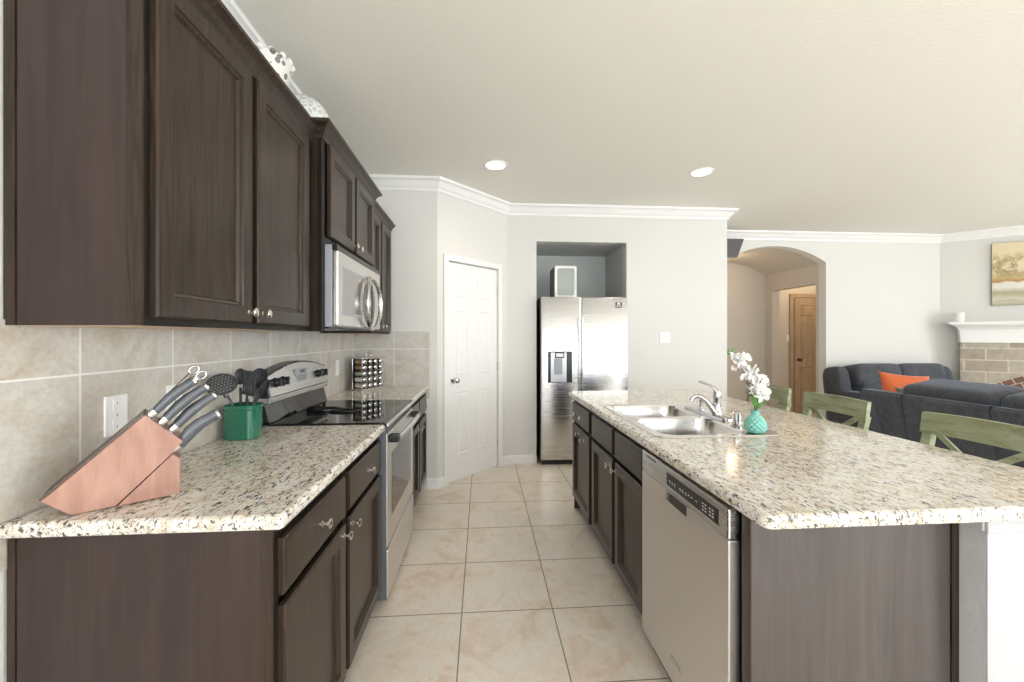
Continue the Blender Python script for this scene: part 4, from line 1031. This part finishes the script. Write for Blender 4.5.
# ---------------------------------------------------------------- wall speaker by the arch
t = thing('wall_speaker', 'small dark tapered speaker high beside the arch, half hidden by the corner', 'speaker', (3.12, YA, 2.50))
mb = MB(); 
def rect(y0, y1, x0, x1, z): return [Vector((x0, y0, z)), Vector((x1, y0, z)), Vector((x1, y1, z)), Vector((x0, y1, z))]
mb.loft([rect(5.07, 5.16, 3.12, 3.27, 2.37), rect(5.03, 5.19, 3.09, 3.33, 2.60)]); mb.build('cabinet', 'speaker', t)
mb = MB(); mb.box(3.17, 3.22, 5.16, YA, 2.50, 2.54); mb.build('bracket', 'speaker', t)

# ---------------------------------------------------------------- decor on top of the cabinets
t = thing('openwork_bowl', 'white ceramic bowl with dark specks on top of the near wall cabinet', 'bowl', (-.93, 1.86, 2.287))
zb = 2.286
prof_ = [(.05, 0), (.055, .01), (.035, .03), (.05, .08), (.075, .14), (.092, .19), (.098, .232), (.093, .232), (.07, .14), (.04, .09), (0, .085)]
MB().lathe(prof_, (-.92, 1.83, zb), (0,0,1), 30).build('bowl', 'speckled', t, smooth='auto')
mb = MB()
for k_ in range(14):
    a = 2*PI*k_/14; mb.sphere((-.92+.095*math.cos(a), 1.83+.095*math.sin(a), zb+.236), .015, 2)
mb.build('beaded_rim', 'speckled', t, smooth=True)
t = thing('woven_sphere', 'pale textured ball ornament on the cabinets beside the stepped crown', 'ornament', (-.90, 2.17, 2.29))
# it stands on the cabinet top just before the deeper cabinet
t.location = (-.915, 2.18, 2.307)
MB().sphere((-.915, 2.18, 2.307+.132), .132, 4).build('ball', 'weave', t, smooth=True)
MB().lathe([(.05, 0), (.055, .004), (.04, .010), (.03, .010)], (-.915, 2.18, 2.3065), (0,0,1), 24).build('foot_ring', 'weave', t, smooth=True)

# ---------------------------------------------------------------- bar stools
def make_stool(loc, label):
    t = thing('bar_stool', label, 'stool', loc, 0, 'sage stools along the island')
    sz = .66
    mb = MB(); mb.cushion((-.20, 0, sz), (.21, .215, .02), .3, 8); mb.build('seat', 'stool', t, smooth=True, world=False)
    for sy in (-1, 1):
        # rear leg continues as the back post, leaning out at the top
        p = [(.035, sy*.20, 0), (-.01, sy*.19, .35), (-.015, sy*.185, sz), (.0, sy*.185, .80), (.030, sy*.19, .925)]
        mb = MB(); mb.loft([[Vector((x+a, y+b, z)) for a, b in ((-.014, -.019), (.014, -.019), (.014, .019), (-.014, .019))] for x, y, z in p]); mb.build('leg', 'stool', t, world=False)
        p = [(-.40, sy*.20, 0), (-.37, sy*.18, sz-.015)]
        mb = MB(); mb.loft([[Vector((x+a, y+b, z)) for a, b in ((-.017, -.017), (.017, -.017), (.017, .017), (-.017, .017))] for x, y, z in p]); mb.build('leg', 'stool', t, world=False)
        MB().tube([(-.385, sy*.192, .22), (.012, sy*.193, .22)], .011, 8).build('stretcher', 'stool', t, world=False)
    MB().tube([(-.385, -.185, .28), (-.385, .185, .28)], .012, 8).build('footrest', 'stool', t, world=False)
    # curved top rail
    n = 14; rings = []
    for k_ in range(n+1):
        f = -1+2*k_/n; y = f*.213; x = .018+.022*(1-f*f)
        lo, hi = .915, 1.004+.004*(1-f*f)
        rings.append([Vector((x-.012, y, lo)), Vector((x+.010, y, lo)), Vector((x+.022, y, hi)), Vector((x+.0, y, hi))])
    mb = MB(); mb.loft(rings); mb.build('top_rail', 'stool', t, world=False)
    for sy in (-1, 1):
        pts = [(.004, -sy*.172, sz+.03), (.010, 0, .80+sy*.0), (.030, sy*.172, .925)]
        off = .006*sy
        mb = MB(); mb.loft([[Vector((x+off+a, y, z+b)) for a, b in ((-.005, -.014), (.005, -.014), (.005, .014), (-.005, .014))] for x, y, z in pts]); mb.build('cross_brace', 'stool', t, world=False)
    return t
st0 = make_stool((1.985, 2.222, 0), 'sage green cross-back stool in the middle of the three, left of the dark sofa back')
copy_tree(st0, (1.985, 1.530, 0), None, 'sage green cross-back stool nearest the camera, at the right edge of the photo')
copy_tree(st0, (1.985, 2.775, 0), None, 'sage green cross-back stool farthest away, half hidden behind the blossoms')

# ---------------------------------------------------------------- sofas
def make_sofa(loc, rotz, width, label, seats=2, H=1.0, aw=.20, wing=.56):
    """local: faces -y, back along +y, centred on x"""
    t = thing('recliner_sofa', label, 'sofa', loc, rotz)
    w2 = width/2
    mb = MB(); mb.box(-w2+.04, w2-.04, -.42, .34, .05, .40, bev=.05, seg=3); mb.build('base', 'sofa', t, smooth='auto', world=False)
    for sx in (-1, 1):
        mb = MB(); mb.cushion((sx*(w2-aw/2), -.06, .36), (aw/2, .43, .31), .34, 10); mb.build('arm', 'sofa', t, smooth=True, world=False)
        # wing that joins arm and back
        mb = MB(); rt = Matrix.Rotation(-.16, 4, 'X'); mb.cushion((sx*(w2-.09), .34, wing), (.085, .15, wing-.16), .4, 9, rt); mb.build('wing', 'sofa', t, smooth=True, world=False)
    iw = (width-2*aw)/seats
    for i in range(seats):
        cx = -w2+aw+iw*(i+.5)
        mb = MB(); mb.cushion((cx, -.10, .47), (iw/2-.004, .36, .11), .38, 10, None, .15); mb.build('seat_cushion', 'sofa', t, smooth=True, world=False)
        mb = MB(); mb.cushion((cx, -.43, .28), (iw/2-.004, .05, .19), .4, 8); mb.build('footrest_panel', 'sofa', t, smooth=True, world=False)
        rt = Matrix.Rotation(-.20, 4, 'X')
        mb = MB(); mb.cushion((cx, .20, .66), (iw/2-.002, .13, .16), .45, 10, rt); mb.build('lumbar_cushion', 'sofa', t, smooth=True, world=False)
        mb = MB(); mb.cushion((cx, .30, H-.17), (iw/2+.01, .15, .165), .30, 10, rt); mb.build('head_cushion', 'sofa', t, smooth=True, world=False)
    # outer back, leaning; one panel per seat plus end panels
    xs = [-w2+.02, -w2+aw+.06] + [-w2+aw+.06+(width-2*aw-.12)*(k_+1)/seats for k_ in range(seats)] + [w2-.02]
    for a, c in zip(xs[:-1], xs[1:]):
        mb = MB(); mb.loft([rect(.30, .36, a+.006, c-.006, .10), rect(.33, .40, a+.004, c-.004, .30), rect(.39, .475, a+.003, c-.003, .62), rect(.42, .515, a+.004, c-.004, H-.14), rect(.42, .500, a+.012, c-.012, H-.115)])
        o = mb.build('back_panel', 'sofa', t, world=False)
    for x_ in (-w2+.1, w2-.1):
        for y_ in (-.35, .28): MB().lathe([(.02, 0), (.025, .055)], (x_, y_, 0), (0,0,1), 10).build('foot', 'rubber', t, world=False)
    return t
make_sofa((5.34, 4.70, 0), 0, 1.62, 'charcoal two-seat recliner sofa against the wall between arch and fireplace')
make_sofa((3.87, 2.50, 0), PI/2, 1.94, 'charcoal recliner sofa with its back turned to the kitchen stools', aw=.33, wing=.50)
def pillow(m, label, w_, h_, th, loc, rot):
    mb = MB(); n = 16; tp = []; bt = []
    for side, arr in ((1, tp), (-1, bt)):
        for i in range(n+1):
            row = []
            for j in range(n+1):
                u, v = -1+2*i/n, -1+2*j/n; k_ = 1-.10*(1-u*u)*abs(v)**3; q_ = 1-.10*(1-v*v)*abs(u)**3
                row.append(mb.bm.verts.new((u*w_*q_, side*(.003+th*((1-u*u)*(1-v*v))**.42), v*h_*k_)))
            arr.append(row)
    for i in range(n):
        for j in range(n):
            mb.bm.faces.new((tp[i][j], tp[i+1][j], tp[i+1][j+1], tp[i][j+1])); mb.bm.faces.new((bt[i][j], bt[i][j+1], bt[i+1][j+1], bt[i+1][j]))
    for k_ in range(n):
        for a, b in (((k_, 0), (k_+1, 0)), ((k_, n), (k_+1, n)), ((0, k_), (0, k_+1)), ((n, k_), (n, k_+1))):
            mb.bm.faces.new((tp[a[0]][a[1]], tp[b[0]][b[1]], bt[b[0]][b[1]], bt[a[0]][a[1]]))
    o = tag(mb.build('throw_pillow', m, smooth=True), label, 'pillow'); o.location = loc; o.rotation_euler = rot
pillow('orange', 'bright orange throw pillow between the two charcoal sofas', .20, .17, .055, (3.99, 3.62, .835), (-.35, .10, -.35))
pillow('olive', 'dull olive grey pillow just below the orange one', .16, .11, .045, (3.83, 3.36, .79), (-.3, 0, -.3))

# ---------------------------------------------------------------- fireplace
t = thing('fireplace', 'corner fireplace of pale stone blocks with a white mantel', 'fireplace', FO+FU*1.0+FN*.1)
FD = .16; fs0, fs1 = .175, 2.05; SC = (fs0+fs1)/2
Rb, cz, HW = 1.143, -.20, .72      # segmental brick arch over the firebox
am = math.asin(HW/Rb); Ri = Rb-.15
def seg(r, k_, n_, a_=am): a = -a_+2*a_*k_/n_; return (SC+r*math.sin(a), cz+r*math.cos(a))
n = 24; ar = [seg(Rb, k_, n) for k_ in range(n+1)]
MB().prism([(fs0, 0), (ar[0][0], 0)]+ar+[(ar[-1][0], 0), (fs1, 0), (fs1, 1.275), (fs0, 1.275)], FO, FU, (0,0,1), FN, .001, FD).build('stone_surround', 'stone', t)
pol = ar+[seg(Ri, n-k_, n) for k_ in range(n+1)]
bk = MB().prism(pol, FO, FU, (0,0,1), FN, .02, FD+.004).build('brick_arch', 'mortar', t)
mb = MB(); nb = 15
for row, (ra_, rb_) in enumerate(((Ri+.004, Ri+.070), (Ri+.080, Rb-.004))):
    for k_ in range(nb):
        k0, k1 = k_+.07+.5*(row % 2), k_+.93+.5*(row % 2)
        if k1 > nb: continue
        mb.prism([seg(ra_, k0, nb), seg(rb_, k0, nb), seg(rb_, k1, nb), seg(ra_, k1, nb)], FO, FU, (0,0,1), FN, FD, FD+.010)
mb.build('brick_face', 'redbrick', bk)
fi = [seg(Ri, k_, n) for k_ in range(n+1)]
MB().prism([(fi[0][0], 0)]+fi+[(fi[-1][0], 0)], FO, FU, (0,0,1), FN, .005, .05).build('firebox', 'soot', t)
# mantel: shelf with a cove bracket below
ms0, ms1 = .060, 2.16
def mant(off, z): return [FO+FU*(ms0+off)+FN*.001+Vector((0,0,z)), FO+FU*(ms0+off)+FN*(.31-off)+Vector((0,0,z)), FO+FU*(ms1-off)+FN*(.31-off)+Vector((0,0,z)), FO+FU*(ms1-off)+FN*.001+Vector((0,0,z))]
mb = MB(); mb.loft([mant(.115, 1.275), mant(.105, 1.40), mant(.100, 1.44), mant(.075, 1.475), mant(.045, 1.495), mant(.035, 1.50), mant(.035, 1.512), mant(.0, 1.515), mant(.0, 1.545)]); mb.build('mantel', 'trim', t)
cpz = FO+FU*.16+FN*.18+Vector((0,0,1.5455))
tag(MB().lathe([(0, 0), (.048, 0), (.05, .003), (.05, .118), (.046, .122), (.03, .118), (0, .117)], cpz, (0,0,1), 24).build('pillar_candle', 'candle', smooth='auto'), 'thick white pillar candle on the left end of the mantel', 'candle')
t = thing('landscape_painting', 'unframed canvas of ochre trees and pale water above the mantel', 'painting', FO+FU*.95+Vector((0,0,1.75)))
pw = 1.0
cv = MB().prism([(.470, 1.755), (.470+pw, 1.755), (.470+pw, 2.555), (.470, 2.555)], FO, FU, (0,0,1), FN, .032, .036).build('canvas', 'canvas', t)
MB().prism([(.470, 1.755), (.470+pw, 1.755), (.470+pw, 2.555), (.470, 2.555)], FO, FU, (0,0,1), FN, .002, .0318).build('stretcher_frame', 'canvas_edge', t)
mb = MB(); ps = [FO+FU*(.53+.018*k_)+FN*.0368+Vector((0,0,1.815+(.010 if k_ % 2 else -.004))) for k_ in range(9)]; mb.tube(ps, .0022, 5); mb.build('signature', 'bronze', cv)
